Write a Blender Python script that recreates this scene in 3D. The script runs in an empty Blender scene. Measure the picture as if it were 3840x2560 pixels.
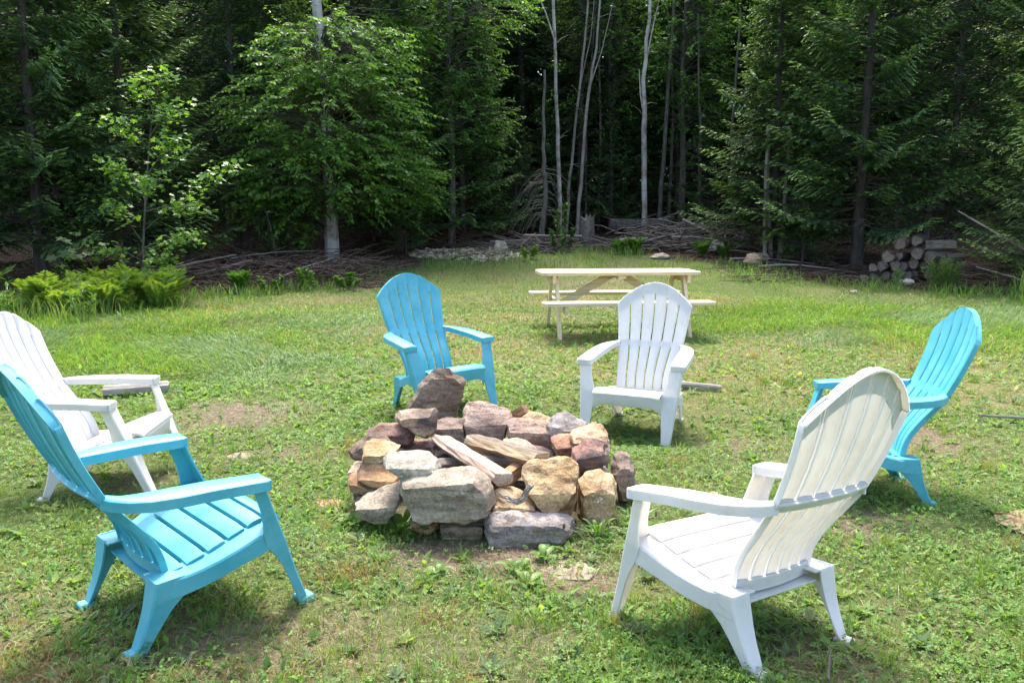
import bpy, bmesh, math, random
import numpy as np
from mathutils import Vector, Matrix, noise as mnoise

random.seed(7)
RNG = np.random.default_rng(11)
rad = math.radians
scene = bpy.context.scene
COL = scene.collection

# ------------------------------------------------------------------ camera
cam_d = bpy.data.cameras.new('camera')
cam_d.sensor_width = 36.0
cam_d.lens = 36.0 * 3088.0 / 3840.0
cam_d.clip_start = 0.05
cam_d.clip_end = 500.0
cam = bpy.data.objects.new('camera', cam_d)
COL.objects.link(cam)
cam.location = (0.0, 0.0, 1.3945)
cam.rotation_euler = (rad(90.0 - 8.49), 0.0, 0.0)
scene.camera = cam

# ------------------------------------------------------------------ sky, sun, exposure
SUN_ELEV, SUN_AZ = 60.0, -6.0          # a hazy sun stands ahead of the camera, a little to the left (degrees from +Y)
world = bpy.data.worlds.new('World')
scene.world = world
world.use_nodes = True
wn = world.node_tree
wn.nodes.clear()
w_out = wn.nodes.new('ShaderNodeOutputWorld')
w_bg = wn.nodes.new('ShaderNodeBackground')
w_sky = wn.nodes.new('ShaderNodeTexSky')
w_sky.sky_type = 'NISHITA'
w_sky.sun_disc = False
w_sky.sun_elevation = rad(SUN_ELEV)
w_sky.sun_rotation = rad(SUN_AZ)
w_sky.air_density = 1.0
w_sky.dust_density = 4.0
w_sky.ozone_density = 0.6
w_bg.inputs['Strength'].default_value = 0.15
wn.links.new(w_sky.outputs['Color'], w_bg.inputs['Color'])
wn.links.new(w_bg.outputs['Background'], w_out.inputs['Surface'])

sun_d = bpy.data.lights.new('sun', 'SUN')
sun_d.energy = 1.5
sun_d.angle = rad(10.0)
sun_d.color = (1.0, 0.95, 0.86)
sun = bpy.data.objects.new('sun', sun_d)
COL.objects.link(sun)
_az, _el = rad(SUN_AZ), rad(SUN_ELEV)
_to_sun = Vector((math.sin(_az) * math.cos(_el), math.cos(_az) * math.cos(_el), math.sin(_el)))
sun.rotation_euler = _to_sun.to_track_quat('Z', 'Y').to_euler()
sun.location = _to_sun * 60

scene.view_settings.view_transform = 'Standard'
scene.view_settings.look = 'None'
scene.view_settings.gamma = 1.0
scene.view_settings.use_curve_mapping = False
scene.view_settings.exposure = 1.97
scene.render.engine = 'CYCLES'
cy = scene.cycles
cy.max_bounces = 6
cy.diffuse_bounces = 3
cy.glossy_bounces = 2
cy.transmission_bounces = 3
cy.transparent_max_bounces = 4
cy.caustics_reflective = False
cy.caustics_refractive = False
cy.use_denoising = True
cy.sample_clamp_indirect = 6.0

# ------------------------------------------------------------------ helpers
def tag(o, label=None, cat=None, group=None, kind=None):
    if label: o['label'] = label
    if cat: o['category'] = cat
    if group: o['group'] = group
    if kind: o['kind'] = kind
    return o

def empty(name, loc=(0, 0, 0), rot=(0, 0, 0)):
    o = bpy.data.objects.new(name, None)
    o.empty_display_size = 0.1
    o.location = loc
    o.rotation_euler = rot
    COL.objects.link(o)
    return o

def link(name, me, parent=None, loc=(0, 0, 0), rot=(0, 0, 0), scale=(1, 1, 1)):
    o = bpy.data.objects.new(name, me)
    COL.objects.link(o)
    o.location = loc
    o.rotation_euler = rot
    o.scale = scale
    if parent is not None:
        o.parent = parent
    return o

def copy_tree(o, parent=None):
    c = o.copy()
    COL.objects.link(c)
    c.parent = parent
    for ch in list(o.children):
        copy_tree(ch, c)
    return c

def np_mesh(name, V, F, mat, col=None, smooth=False, vcol_name='Col'):
    """V (n,3); F either an (m,k) array or a list of such arrays; col (n,3) point colours."""
    if not isinstance(F, list):
        F = [F]
    F = [np.asarray(f, dtype=np.int32) for f in F if len(f)]
    me = bpy.data.meshes.new(name)
    V = np.asarray(V, dtype=np.float32)
    me.vertices.add(len(V))
    me.vertices.foreach_set('co', V.ravel())
    nl = sum(f.size for f in F)
    npoly = sum(len(f) for f in F)
    me.loops.add(nl)
    me.polygons.add(npoly)
    me.loops.foreach_set('vertex_index', np.concatenate([f.ravel() for f in F]))
    starts = []
    s = 0
    for f in F:
        k = f.shape[1]
        starts.append(np.arange(len(f), dtype=np.int32) * k + s)
        s += f.size
    me.polygons.foreach_set('loop_start', np.concatenate(starts))
    me.polygons.foreach_set('use_smooth', np.full(npoly, smooth, dtype=bool))
    if col is not None:
        a = me.attributes.new(vcol_name, 'FLOAT_COLOR', 'POINT')
        c4 = np.ones((len(V), 4), dtype=np.float32)
        c4[:, :3] = col
        a.data.foreach_set('color', c4.ravel())
    if mat is not None:
        me.materials.append(mat)
    me.update(calc_edges=True)
    me.validate()
    return me

class MB:
    """collects lofts, boxes and tubes into one mesh"""
    def __init__(self):
        self.v, self.f = [], []
    def add(self, vs, fs):
        b = len(self.v)
        self.v += [tuple(map(float, p)) for p in vs]
        self.f += [tuple(i + b for i in f) for f in fs]
    def loft(self, loops, cap=True, closed=True):
        n = len(loops[0])
        vs = [p for l in loops for p in l]
        fs = []
        for i in range(len(loops) - 1):
            for j in range(n if closed else n - 1):
                k = (j + 1) % n
                fs.append((i * n + j, i * n + k, (i + 1) * n + k, (i + 1) * n + j))
        if cap and closed:
            fs.append(tuple(range(n - 1, -1, -1)))
            fs.append(tuple((len(loops) - 1) * n + j for j in range(n)))
        self.add(vs, fs)
    def box(self, x0, x1, y0, y1, z0, z1):
        self.loft([[(x0, y0, z0), (x1, y0, z0), (x1, y1, z0), (x0, y1, z0)],
                   [(x0, y0, z1), (x1, y0, z1), (x1, y1, z1), (x0, y1, z1)]])
    def beam(self, a, b, w, h, up=(0, 0, 1)):
        a, b, up = Vector(a), Vector(b), Vector(up)
        d = (b - a).normalized()
        s = d.cross(up).normalized()
        u = s.cross(d).normalized()
        def ring(p):
            return [p + s * w / 2 + u * h / 2, p - s * w / 2 + u * h / 2, p - s * w / 2 - u * h / 2, p + s * w / 2 - u * h / 2]
        self.loft([ring(a), ring(b)])
    def tube(self, pts, rs, n=8, wob=0.0, seed=0):
        rr = random.Random(seed)
        pts = [Vector(p) for p in pts]
        loops = []
        prev = None
        for i, p in enumerate(pts):
            d = (pts[min(i + 1, len(pts) - 1)] - pts[max(i - 1, 0)]).normalized()
            ref = Vector((1, 0, 0)) if abs(d.x) < 0.8 else Vector((0, 1, 0))
            if prev is not None:
                ref = prev
            s = (ref - d * ref.dot(d)).normalized()
            prev = s
            t = d.cross(s)
            loops.append([p + (s * math.cos(a) + t * math.sin(a)) * rs[i] * (1 + rr.uniform(-wob, wob))
                          for a in [2 * math.pi * k / n for k in range(n)]])
        self.loft(loops)
    def mesh(self, name, mat, smooth=True, sharp=35, bevel=0.0, bseg=1):
        me = bpy.data.meshes.new(name)
        me.from_pydata(self.v, [], self.f)
        me.validate()
        bm = bmesh.new()
        bm.from_mesh(me)
        bmesh.ops.recalc_face_normals(bm, faces=bm.faces)
        if bevel > 0:
            es = [e for e in bm.edges if len(e.link_faces) == 2 and e.calc_face_angle(0) > rad(30)]
            bmesh.ops.bevel(bm, geom=es, offset=bevel, segments=bseg, profile=0.6, affect='EDGES', clamp_overlap=True)
        if smooth:
            for f in bm.faces: f.smooth = True
            for e in bm.edges:
                if len(e.link_faces) == 2 and e.calc_face_angle(0) > rad(sharp): e.smooth = False
        bm.to_mesh(me)
        bm.free()
        me.materials.append(mat)
        return me
    def build(self, name, mat, parent=None, **kw):
        return link(name, self.mesh(name, mat, **kw), parent)

def interp(x, xs, ys):
    return float(np.interp(x, xs, ys))

def hashn(ix, iy, seed):
    h = (ix.astype(np.int64) * 374761393 + iy.astype(np.int64) * 668265263 + seed * 982451653) & 0x7fffffff
    h = ((h ^ (h >> 13)) * 1274126177) & 0x7fffffff
    return ((h ^ (h >> 16)) & 0xffff) / 65535.0

def vnoise(x, y, scale, seed=0, octaves=3):
    x = np.asarray(x, dtype=np.float64) * scale
    y = np.asarray(y, dtype=np.float64) * scale
    tot = np.zeros_like(x); amp = 1.0; norm = 0.0
    for o in range(octaves):
        ix, iy = np.floor(x).astype(np.int64), np.floor(y).astype(np.int64)
        fx, fy = x - ix, y - iy
        fx, fy = fx * fx * (3 - 2 * fx), fy * fy * (3 - 2 * fy)
        a = hashn(ix, iy, seed + o); b = hashn(ix + 1, iy, seed + o)
        c = hashn(ix, iy + 1, seed + o); d = hashn(ix + 1, iy + 1, seed + o)
        tot += amp * ((a * (1 - fx) + b * fx) * (1 - fy) + (c * (1 - fx) + d * fx) * fy)
        norm += amp; amp *= 0.5; x = x * 2.03 + 17.1; y = y * 2.03 - 5.3
    return tot / norm

# ------------------------------------------------------------------ materials
def new_mat(name):
    m = bpy.data.materials.new(name)
    m.use_nodes = True
    nt = m.node_tree
    nt.nodes.clear()
    out = nt.nodes.new('ShaderNodeOutputMaterial')
    return m, nt, out

def N(nt, kind, **kw):
    n = nt.nodes.new(kind)
    for k, v in kw.items():
        if k in n.inputs: n.inputs[k].default_value = v
        else: setattr(n, k, v)
    return n

def ramp(nt, src, stops):
    r = nt.nodes.new('ShaderNodeValToRGB')
    el = r.color_ramp.elements
    while len(el) < len(stops): el.new(0.5)
    for e, (p, c) in zip(el, stops):
        e.position = p
        e.color = (c[0], c[1], c[2], 1) if len(c) == 3 else c
    nt.links.new(src, r.inputs['Fac'])
    return r.outputs['Color']

def mixc(nt, fac, a, b, blend='MIX'):
    m = nt.nodes.new('ShaderNodeMix')
    m.data_type = 'RGBA'
    m.blend_type = blend
    for sock, v in ((m.inputs[0], fac), (m.inputs[6], a), (m.inputs[7], b)):
        if isinstance(v, (int, float)): sock.default_value = v
        elif isinstance(v, tuple): sock.default_value = (v[0], v[1], v[2], 1)
        else: nt.links.new(v, sock)
    return m.outputs[2]

def texco(nt, which='Object', scale=(1, 1, 1), rand=False):
    tc = nt.nodes.new('ShaderNodeTexCoord')
    mp = nt.nodes.new('ShaderNodeMapping')
    mp.inputs['Scale'].default_value = scale
    nt.links.new(tc.outputs[which], mp.inputs['Vector'])
    if rand:
        oi = nt.nodes.new('ShaderNodeObjectInfo')
        cm = nt.nodes.new('ShaderNodeVectorMath'); cm.operation = 'SCALE'
        cm.inputs[0].default_value = (31.0, 17.0, 23.0)
        nt.links.new(oi.outputs['Random'], cm.inputs['Scale'])
        nt.links.new(cm.outputs[0], mp.inputs['Location'])
    return mp.outputs['Vector']

def noise(nt, vec, scale, detail=4, rough=0.55, dist=0.0):
    n = N(nt, 'ShaderNodeTexNoise', Scale=scale, Detail=detail, Roughness=rough, Distortion=dist)
    nt.links.new(vec, n.inputs['Vector'])
    return n.outputs['Fac']

def bump(nt, h, strength=0.3, dist=0.01):
    b = N(nt, 'ShaderNodeBump', Strength=strength, Distance=dist)
    nt.links.new(h, b.inputs['Height'])
    return b.outputs['Normal']

def principled(nt, out, color, rough=0.6, spec=0.4, normal=None, **kw):
    p = nt.nodes.new('ShaderNodeBsdfPrincipled')
    if isinstance(color, tuple): p.inputs['Base Color'].default_value = (*color, 1)
    else: nt.links.new(color, p.inputs['Base Color'])
    if isinstance(rough, (int, float)): p.inputs['Roughness'].default_value = rough
    else: nt.links.new(rough, p.inputs['Roughness'])
    p.inputs['Specular IOR Level'].default_value = spec
    if normal is not None: nt.links.new(normal, p.inputs['Normal'])
    for k, v in kw.items():
        p.inputs[k].default_value = v
    if out is not None: nt.links.new(p.outputs[0], out.inputs['Surface'])
    return p

def mat_leaf(name, gain=1.0, trans=0.45, rough=0.45, tint=(1.25, 1.2, 0.45), spec=0.35):
    """leaf with the colour of its 'Col' attribute; light passes through it"""
    m, nt, out = new_mat(name)
    a = N(nt, 'ShaderNodeAttribute', attribute_name='Col')
    c = mixc(nt, 1.0, a.outputs['Color'], (gain, gain, gain), 'MULTIPLY')
    p = principled(nt, None, c, rough, spec)
    t = nt.nodes.new('ShaderNodeBsdfTranslucent')
    ct = mixc(nt, 1.0, c, tint, 'MULTIPLY')
    nt.links.new(ct, t.inputs['Color'])
    mx = N(nt, 'ShaderNodeMixShader'); mx.inputs[0].default_value = trans
    nt.links.new(p.outputs[0], mx.inputs[1]); nt.links.new(t.outputs[0], mx.inputs[2])
    nt.links.new(mx.outputs[0], out.inputs['Surface'])
    return m

def mat_resin(name, base, worn, sss, sss_scale, dirt):
    m, nt, out = new_mat(name)
    v = texco(nt, 'Object', (1, 1, 1), True)
    n1 = noise(nt, v, 5.0, 5, 0.6)
    c = mixc(nt, ramp(nt, n1, [(0.35, (0, 0, 0)), (0.75, (1, 1, 1))]), base, worn)
    v2 = texco(nt, 'Object', (60, 9, 60), True)
    n2 = noise(nt, v2, 3.0, 3, 0.7)
    c = mixc(nt, ramp(nt, n2, [(0.56, (0, 0, 0)), (0.70, (.6, .6, .6))]), c, worn)
    n3 = noise(nt, v, 14.0, 6, 0.7, 0.4)
    c = mixc(nt, ramp(nt, n3, [(0.52, (0, 0, 0)), (0.80, (.6, .6, .6))]), c, dirt)
    grain = noise(nt, texco(nt, 'Object', (30, 220, 220)), 1.0, 3, 0.6)
    nrm = bump(nt, grain, 0.12, 0.002)
    p = principled(nt, out, c, ramp(nt, n1, [(0.3, (.36, .36, .36)), (0.8, (.52, .52, .52))]), 0.45, nrm)
    p.inputs['Subsurface Weight'].default_value = sss
    p.inputs['Subsurface Radius'].default_value = (1.0, 0.93, 0.84) if base[0] > 0.4 else (0.3, 0.8, 1.0)
    p.inputs['Subsurface Scale'].default_value = sss_scale
    return m

def mat_wood(name, c1, c2, scale=(2, 40, 40), rough=0.7, knots=None, bmp=0.25):
    m, nt, out = new_mat(name)
    v = texco(nt, 'Object', scale, True)
    n1 = noise(nt, v, 1.6, 5, 0.6, 0.5)
    c = ramp(nt, n1, [(0.3, c1), (0.7, c2)])
    if knots:
        vk = texco(nt, 'Object', (5, 16, 16), True)
        vo = N(nt, 'ShaderNodeTexVoronoi', Scale=1.0); nt.links.new(vk, vo.inputs['Vector'])
        c = mixc(nt, ramp(nt, vo.outputs['Distance'], [(0.05, (1, 1, 1)), (0.13, (0, 0, 0))]), c, knots)
    principled(nt, out, c, rough, 0.3, bump(nt, n1, bmp, 0.004))
    return m

def mat_bark(name, c1, c2, scale=(14, 14, 3), bmp=0.6):
    m, nt, out = new_mat(name)
    v = texco(nt, 'Object', scale, True)
    n1 = noise(nt, v, 1.5, 6, 0.65, 0.3)
    principled(nt, out, ramp(nt, n1, [(0.32, c1), (0.68, c2)]), 0.9, 0.15, bump(nt, n1, bmp, 0.02))
    return m

def mat_birch(name, white=(0.46, 0.44, 0.42)):
    m, nt, out = new_mat(name)
    n1 = noise(nt, texco(nt, 'Object', (3, 3, 30), True), 1.3, 4, 0.6)
    n2 = noise(nt, texco(nt, 'Object', (2, 2, 2.2), True), 1.2, 5, 0.65)
    c = mixc(nt, ramp(nt, n2, [(0.42, (0, 0, 0)), (0.62, (1, 1, 1))]), white, (0.22, 0.17, 0.15))
    c = mixc(nt, ramp(nt, n1, [(0.60, (0, 0, 0)), (0.68, (.8, .8, .8))]), c, (0.06, 0.05, 0.045))
    principled(nt, out, c, 0.75, 0.25, bump(nt, n1, 0.3, 0.01))
    return m

def mat_stone(name, c1, c2, c3, soot=None, strata=3.0):
    m, nt, out = new_mat(name)
    v = texco(nt, 'Object', (1, 1, 1), True)
    vs = texco(nt, 'Object', (1, 1, strata), True)
    n1 = noise(nt, vs, 9.0, 7, 0.62, 0.6)
    n2 = noise(nt, v, 3.4, 4, 0.5, 0.3)
    c = ramp(nt, n1, [(0.30, c1), (0.55, c2), (0.75, c3)])
    c = mixc(nt, ramp(nt, n2, [(0.42, (0, 0, 0)), (0.60, (1, 1, 1))]), c, mixc(nt, 0.6, c, c3))
    n3 = noise(nt, v, 85.0, 5, 0.75)
    c = mixc(nt, 0.9, c, ramp(nt, n3, [(0.3, (.25, .25, .25)), (0.7, (.75, .75, .75))]), 'OVERLAY')
    n5 = noise(nt, texco(nt, 'Object', (2.2, 2.2, 15), True), 2.4, 5, 0.6, 0.4)
    c = mixc(nt, 0.75, c, ramp(nt, n5, [(0.30, (.20, .18, .16)), (0.48, (.50, .49, .48)), (0.70, (.66, .65, .62))]), 'OVERLAY')
    n6 = noise(nt, v, 6.0, 5, 0.6, 1.2)
    c = mixc(nt, ramp(nt, n6, [(0.55, (0, 0, 0)), (0.72, (.7, .7, .7))]), c, mixc(nt, 1.0, c, (.55, .42, .30), 'MULTIPLY'))
    c = mixc(nt, 1.0, c, (1.04, .98, .90), 'MULTIPLY')
    if soot:
        n4 = noise(nt, v, 4.5, 3, 0.5, 0.8)
        c = mixc(nt, ramp(nt, n4, [(0.46, (0, 0, 0)), (0.60, (.9, .9, .9))]), c, soot)
    vo = N(nt, 'ShaderNodeTexVoronoi', Scale=16.0); vo.feature = 'DISTANCE_TO_EDGE'
    nt.links.new(vs, vo.inputs['Vector'])
    hh = N(nt, 'ShaderNodeMath', operation='ADD')
    nt.links.new(n1, hh.inputs[0]); nt.links.new(n3, hh.inputs[1])
    principled(nt, out, c, 0.82, 0.3, bump(nt, hh.outputs[0], 0.9, 0.012))
    return m

M = {}
M['blue'] = mat_resin('blue_resin', (0.055, 0.345, 0.430), (0.130, 0.445, 0.520), 0.15, 0.010, (0.05, 0.22, 0.28))
M['white'] = mat_resin('white_resin', (0.59, 0.575, 0.55), (0.67, 0.655, 0.63), 0.6, 0.022, (0.52, 0.48, 0.41))
M['grass'] = mat_leaf('grass_blades', 1.0, 0.48, 0.5)
M['needle'] = mat_leaf('fir_needles', 1.0, 0.22, 0.5, (1.2, 1.2, 0.6), 0.3)
M['broadleaf'] = mat_leaf('broad_leaves', 1.0, 0.48, 0.4, (1.3, 1.3, 0.5), 0.35)
M['pine'] = mat_wood('new_pine', (0.52, 0.40, 0.23), (0.76, 0.64, 0.43), (1.2, 30, 30), 0.6, (0.36, 0.22, 0.10))
M['split'] = mat_wood('split_wood', (0.20, 0.13, 0.07), (0.58, 0.44, 0.28), (2, 70, 70), 0.8, None, 0.7)
M['split_pink'] = mat_wood('split_wood_pink', (0.22, 0.14, 0.10), (0.56, 0.42, 0.32), (2, 70, 70), 0.8, None, 0.7)
M['red_wood'] = mat_wood('red_wood', (0.26, 0.13, 0.06), (0.45, 0.28, 0.14), (3, 46, 46), 0.8, None, 0.7)
M['ashbark'] = mat_bark('ash_bark', (0.07, 0.055, 0.045), (0.30, 0.25, 0.20), (4, 26, 26), 0.9)
M['firbark'] = mat_bark('fir_bark', (0.035, 0.029, 0.026), (0.10, 0.085, 0.075))
M['greybark'] = mat_bark('grey_bark', (0.055, 0.047, 0.042), (0.17, 0.15, 0.13))
M['deadwood'] = mat_bark('dead_wood', (0.08, 0.062, 0.052), (0.24, 0.20, 0.17), (3, 22, 22), 0.5)
M['silverwood'] = mat_bark('silver_wood', (0.17, 0.15, 0.13), (0.42, 0.38, 0.33), (3, 26, 26), 0.5)
M['brownstick'] = mat_bark('brown_sticks', (0.045, 0.030, 0.022), (0.17, 0.12, 0.09))
M['birch'] = mat_birch('birch_bark')
M['birch_thin'] = mat_birch('thin_birch_bark', (0.30, 0.27, 0.24))
M['cutend'] = mat_wood('weathered_cut_wood', (0.10, 0.078, 0.060), (0.24, 0.19, 0.145), (24, 24, 24), 0.85)
ST = {
 'brown': mat_stone('stone_brown', (0.11, 0.08, 0.065), (0.20, 0.15, 0.12), (0.30, 0.25, 0.21)),
 'burnt': mat_stone('stone_tan_burnt', (0.30, 0.22, 0.16), (0.42, 0.33, 0.25), (0.50, 0.42, 0.34), (0.055, 0.045, 0.05)),
 'maroon': mat_stone('stone_maroon', (0.085, 0.048, 0.042), (0.15, 0.09, 0.078), (0.34, 0.25, 0.21)),
 'purple': mat_stone('stone_purple', (0.12, 0.085, 0.075), (0.21, 0.16, 0.14), (0.30, 0.25, 0.22)),
 'pink': mat_stone('stone_pink', (0.19, 0.12, 0.10), (0.32, 0.235, 0.20), (0.46, 0.38, 0.33)),
 'violet': mat_stone('stone_violet', (0.165, 0.155, 0.16), (0.275, 0.26, 0.265), (0.43, 0.41, 0.41)),
 'tan': mat_stone('stone_tan', (0.26, 0.18, 0.10), (0.40, 0.30, 0.19), (0.52, 0.43, 0.31)),
 'pinktan': mat_stone('stone_pink_tan', (0.34, 0.19, 0.12), (0.50, 0.36, 0.24), (0.58, 0.46, 0.33)),
 'red': mat_stone('stone_red', (0.17, 0.085, 0.055), (0.29, 0.165, 0.115), (0.40, 0.27, 0.20)),
 'burntred': mat_stone('stone_red_burnt', (0.15, 0.08, 0.07), (0.25, 0.155, 0.135), (0.36, 0.25, 0.22), (0.05, 0.045, 0.05)),
 'grey': mat_stone('stone_grey', (0.20, 0.17, 0.14), (0.33, 0.29, 0.24), (0.43, 0.39, 0.33)),
 'ochre': mat_stone('stone_ochre', (0.27, 0.17, 0.075), (0.44, 0.32, 0.18), (0.56, 0.45, 0.30)),
 'tanred': mat_stone('stone_tan_red', (0.20, 0.11, 0.06), (0.34, 0.22, 0.13), (0.46, 0.34, 0.23)),
 'redgrey': mat_stone('stone_red_grey', (0.18, 0.12, 0.10), (0.27, 0.20, 0.17), (0.36, 0.29, 0.26)),
 'palegrey': mat_stone('stone_pale_grey', (0.27, 0.265, 0.23), (0.42, 0.415, 0.37), (0.55, 0.54, 0.50)),
 'burntan': mat_stone('stone_tan_sooty', (0.27, 0.16, 0.08), (0.42, 0.28, 0.16), (0.50, 0.38, 0.26), (0.07, 0.045, 0.045)),
 'dome': mat_stone('stone_dome', (0.34, 0.28, 0.22), (0.46, 0.40, 0.34), (0.55, 0.49, 0.42)),
}

# ------------------------------------------------------------------ the ground
CH = [  # x, y, z, yaw, tilt about x, tilt about y
    (-0.517, 5.879, 0.024, -2.507, -0.028, 0.019),
    (0.856, 5.510, -0.043, 2.690, -0.085, 0.003),
    (1.786, 4.113, 0.004, 1.452, -0.007, 0.031),
    (0.762, 2.677, -0.008, 0.616, -0.060, 0.056),
    (-1.156, 2.803, 0.036, -0.789, 0.038, 0.030),
    (-2.115, 4.261, -0.012, -1.485, 0.035, 0.006),
]
def ground_z(x, y):
    x = np.asarray(x, dtype=np.float64); y = np.asarray(y, dtype=np.float64)
    z = np.interp(y, [-30, 8, 10, 12, 14, 16, 18, 19, 21, 24, 28, 35, 50, 80, 140], [0, 0, .02, .05, .11, .22, .36, .45, .66, .95, 1.25, 1.6, 4.0, 12, 24])
    near = np.exp(-np.maximum(np.hypot(x, y - 4.0) - 5.0, 0) / 3.0)
    z = z + (vnoise(x, y, 0.45, 3, 3) - 0.5) * (0.05 * near + 0.16 * (1 - near)) * np.clip((np.hypot(x, y - 4.1) - 0.5) / 1.0, 0, 1)
    sw = np.zeros_like(z); sz = np.zeros_like(z)
    for cx, cyy, cz, a, tp, tr in CH:
        dx, dy = x - cx, y - cyy
        w = np.exp(-((dx * dx + dy * dy) / 0.36) ** 2)
        lx = dx * math.cos(a) + dy * math.sin(a)
        ly = -dx * math.sin(a) + dy * math.cos(a)
        sz += w * (cz + ly * math.sin(tp) - lx * math.sin(tr)); sw += w
    dx, dy = x - 1.26, y - 9.96
    w = np.exp(-((dx / 1.5) ** 2 + (dy / 1.1) ** 2) ** 2); sz += w * 0.02; sw += w
    k = np.clip(sw, 0, 1)
    return np.where(sw > 1e-6, z * (1 - k) + sz / np.maximum(sw, 1e-6) * k, z)

def gz(x, y):
    return float(ground_z(np.array([x]), np.array([y]))[0])

SOIL = [(-0.22, 3.27, 0.52, 0.22, 1.0), (-1.95, 5.85, 0.52, 0.42, 1.0), (-0.05, 4.02, 0.60, 0.50, 1.0), (1.52, 3.62, 0.40, 0.24, .9),
        (0.95, 2.40, 0.26, 0.30, .7), (0.25, 3.05, 0.30, 0.16, .8), (-1.35, 4.75, 0.35, 0.2, .6), (-0.6, 3.9, 0.25, 0.14, .6), (-0.95, 2.55, 0.5, 0.22, .55),
        (1.35, 5.0, 0.3, 0.25, .6), (-1.0, 6.3, 0.3, 0.2, .5), (2.5, 5.2, 0.4, 0.25, .5), (-2.0, 4.2, 0.35, 0.2, .7), (0.0, 2.5, 0.35, 0.22, .35), (-1.5, 2.35, .5, .25, .4), (2.35, 4.9, .5, .3, .45)]
STRAW = [(-0.4, 8.2, 1.5, 1.4), (3.9, 8.6, 2.2, 1.2), (-3.6, 12.0, 1.6, 1.1), (0.9, 7.2, 1.6, 0.9), (-1.2, 9.8, 1.3, 1.1), (3.2, 6.6, 1.4, 0.8), (-1.7, 2.35, 0.9, 0.35), (1.8, 13.0, 2.5, 1.0), (-1.0, 2.25, .5, .3), (0.5, 11.0, 1.5, .6), (1.1, 9.6, .9, .6)]
def blob(x, y, L):
    r = np.zeros_like(x)
    for e in L:
        d = ((x - e[0]) / e[2]) ** 2 + ((y - e[1]) / e[3]) ** 2
        k = e[4] if len(e) > 4 else 1.0
        r = np.maximum(r, k * np.exp(-d * 0.9))
    return r
def soil_f(x, y):
    return np.clip(blob(x, y, SOIL) * 1.3 + (vnoise(x, y, 2.2, 21, 4) - 0.5) * 0.8 + np.clip(vnoise(x, y, 1.1, 5, 3) - 0.60, 0, 1) * 1.8, 0, 1)
def straw_f(x, y):
    return np.clip(blob(x, y, STRAW) * 0.72 + (vnoise(x, y, 0.9, 33, 4) - 0.5) * 1.15 - .03, 0, 1)
def forest_edge(x):
    """depth at which the lawn gives way to forest floor"""
    return np.interp(x, [-14, -9, -6.5, -5, -3.5, -2, 0, 2.5, 4.5, 6.0, 8.5, 12], [11.5, 12.0, 13.2, 14.0, 15.6, 18.2, 20.0, 20.5, 18.2, 15.6, 14.2, 12.6])
def litter_f(x, y):
    e = forest_edge(x) + (vnoise(x, y, 0.7, 44, 3) - 0.5) * 2.0
    return np.clip((y - e) / 0.8 + 0.5, 0, 1)

def axis(lo, f0, f1, hi, step, grow=1.22):
    a = list(np.arange(f0, f1 + 1e-6, step))
    s = step
    while a[-1] < hi: s *= grow; a.append(a[-1] + s)
    s = step
    while a[0] > lo: s *= grow; a.insert(0, a[0] - s)
    return np.array(a)
gx, gy = axis(-160, -7, 8, 160, 0.07), axis(-60, 1.2, 17, 180, 0.07)
GX, GY = np.meshgrid(gx, gy)
GZ = ground_z(GX, GY) + (vnoise(GX, GY, 6.0, 9, 3) - 0.5) * 0.018
nx, ny = len(gx), len(gy)
gv = np.stack([GX.ravel(), GY.ravel(), GZ.ravel()], 1)
ii = (np.arange(ny - 1)[:, None] * nx + np.arange(nx - 1)[None, :]).ravel()
gf = np.stack([ii, ii + 1, ii + nx + 1, ii + nx], 1)
sx, sy = GX.ravel(), GY.ravel()
so, sr, li = soil_f(sx, sy)[:, None], straw_f(sx, sy)[:, None], litter_f(sx, sy)[:, None]
gcol = np.array([0.105, 0.145, 0.042])[None] * (1 - so) + np.array([0.19, 0.145, 0.11])[None] * so
gcol = gcol * (1 - sr * .75) + np.array([0.27, 0.215, 0.115])[None] * sr * .75
fl = np.clip((sy - 38) / 6, 0, 1)[:, None]
gcol = gcol * (1 - li) + (np.array([0.062, 0.043, 0.033])[None] * (1 - fl) + np.array([0.022, 0.034, 0.014])[None] * fl) * li
m, nt, out = new_mat('soil_and_thatch')
a = N(nt, 'ShaderNodeAttribute', attribute_name='Col')
v = texco(nt, 'Object')
n1 = noise(nt, v, 22.0, 6, 0.7)
n2 = noise(nt, texco(nt, 'Object', (1, 1, 1)), 130.0, 3, 0.7)
c = mixc(nt, 0.9, a.outputs['Color'], ramp(nt, n1, [(0.25, (.22, .22, .22)), (0.75, (.8, .8, .8))]), 'OVERLAY')
c = mixc(nt, 0.8, c, ramp(nt, n2, [(0.25, (.2, .2, .2)), (0.8, (.82, .8, .78))]), 'OVERLAY')
ad = N(nt, 'ShaderNodeMath', operation='ADD'); nt.links.new(n1, ad.inputs[0]); nt.links.new(n2, ad.inputs[1])
principled(nt, out, c, 0.95, 0.15, bump(nt, ad.outputs[0], 0.8, 0.02))
ground = link('ground', np_mesh('ground', gv, gf, m, gcol, True))
tag(ground, 'clearing floor of soil, thatch and forest litter', 'ground', kind='structure')

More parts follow.
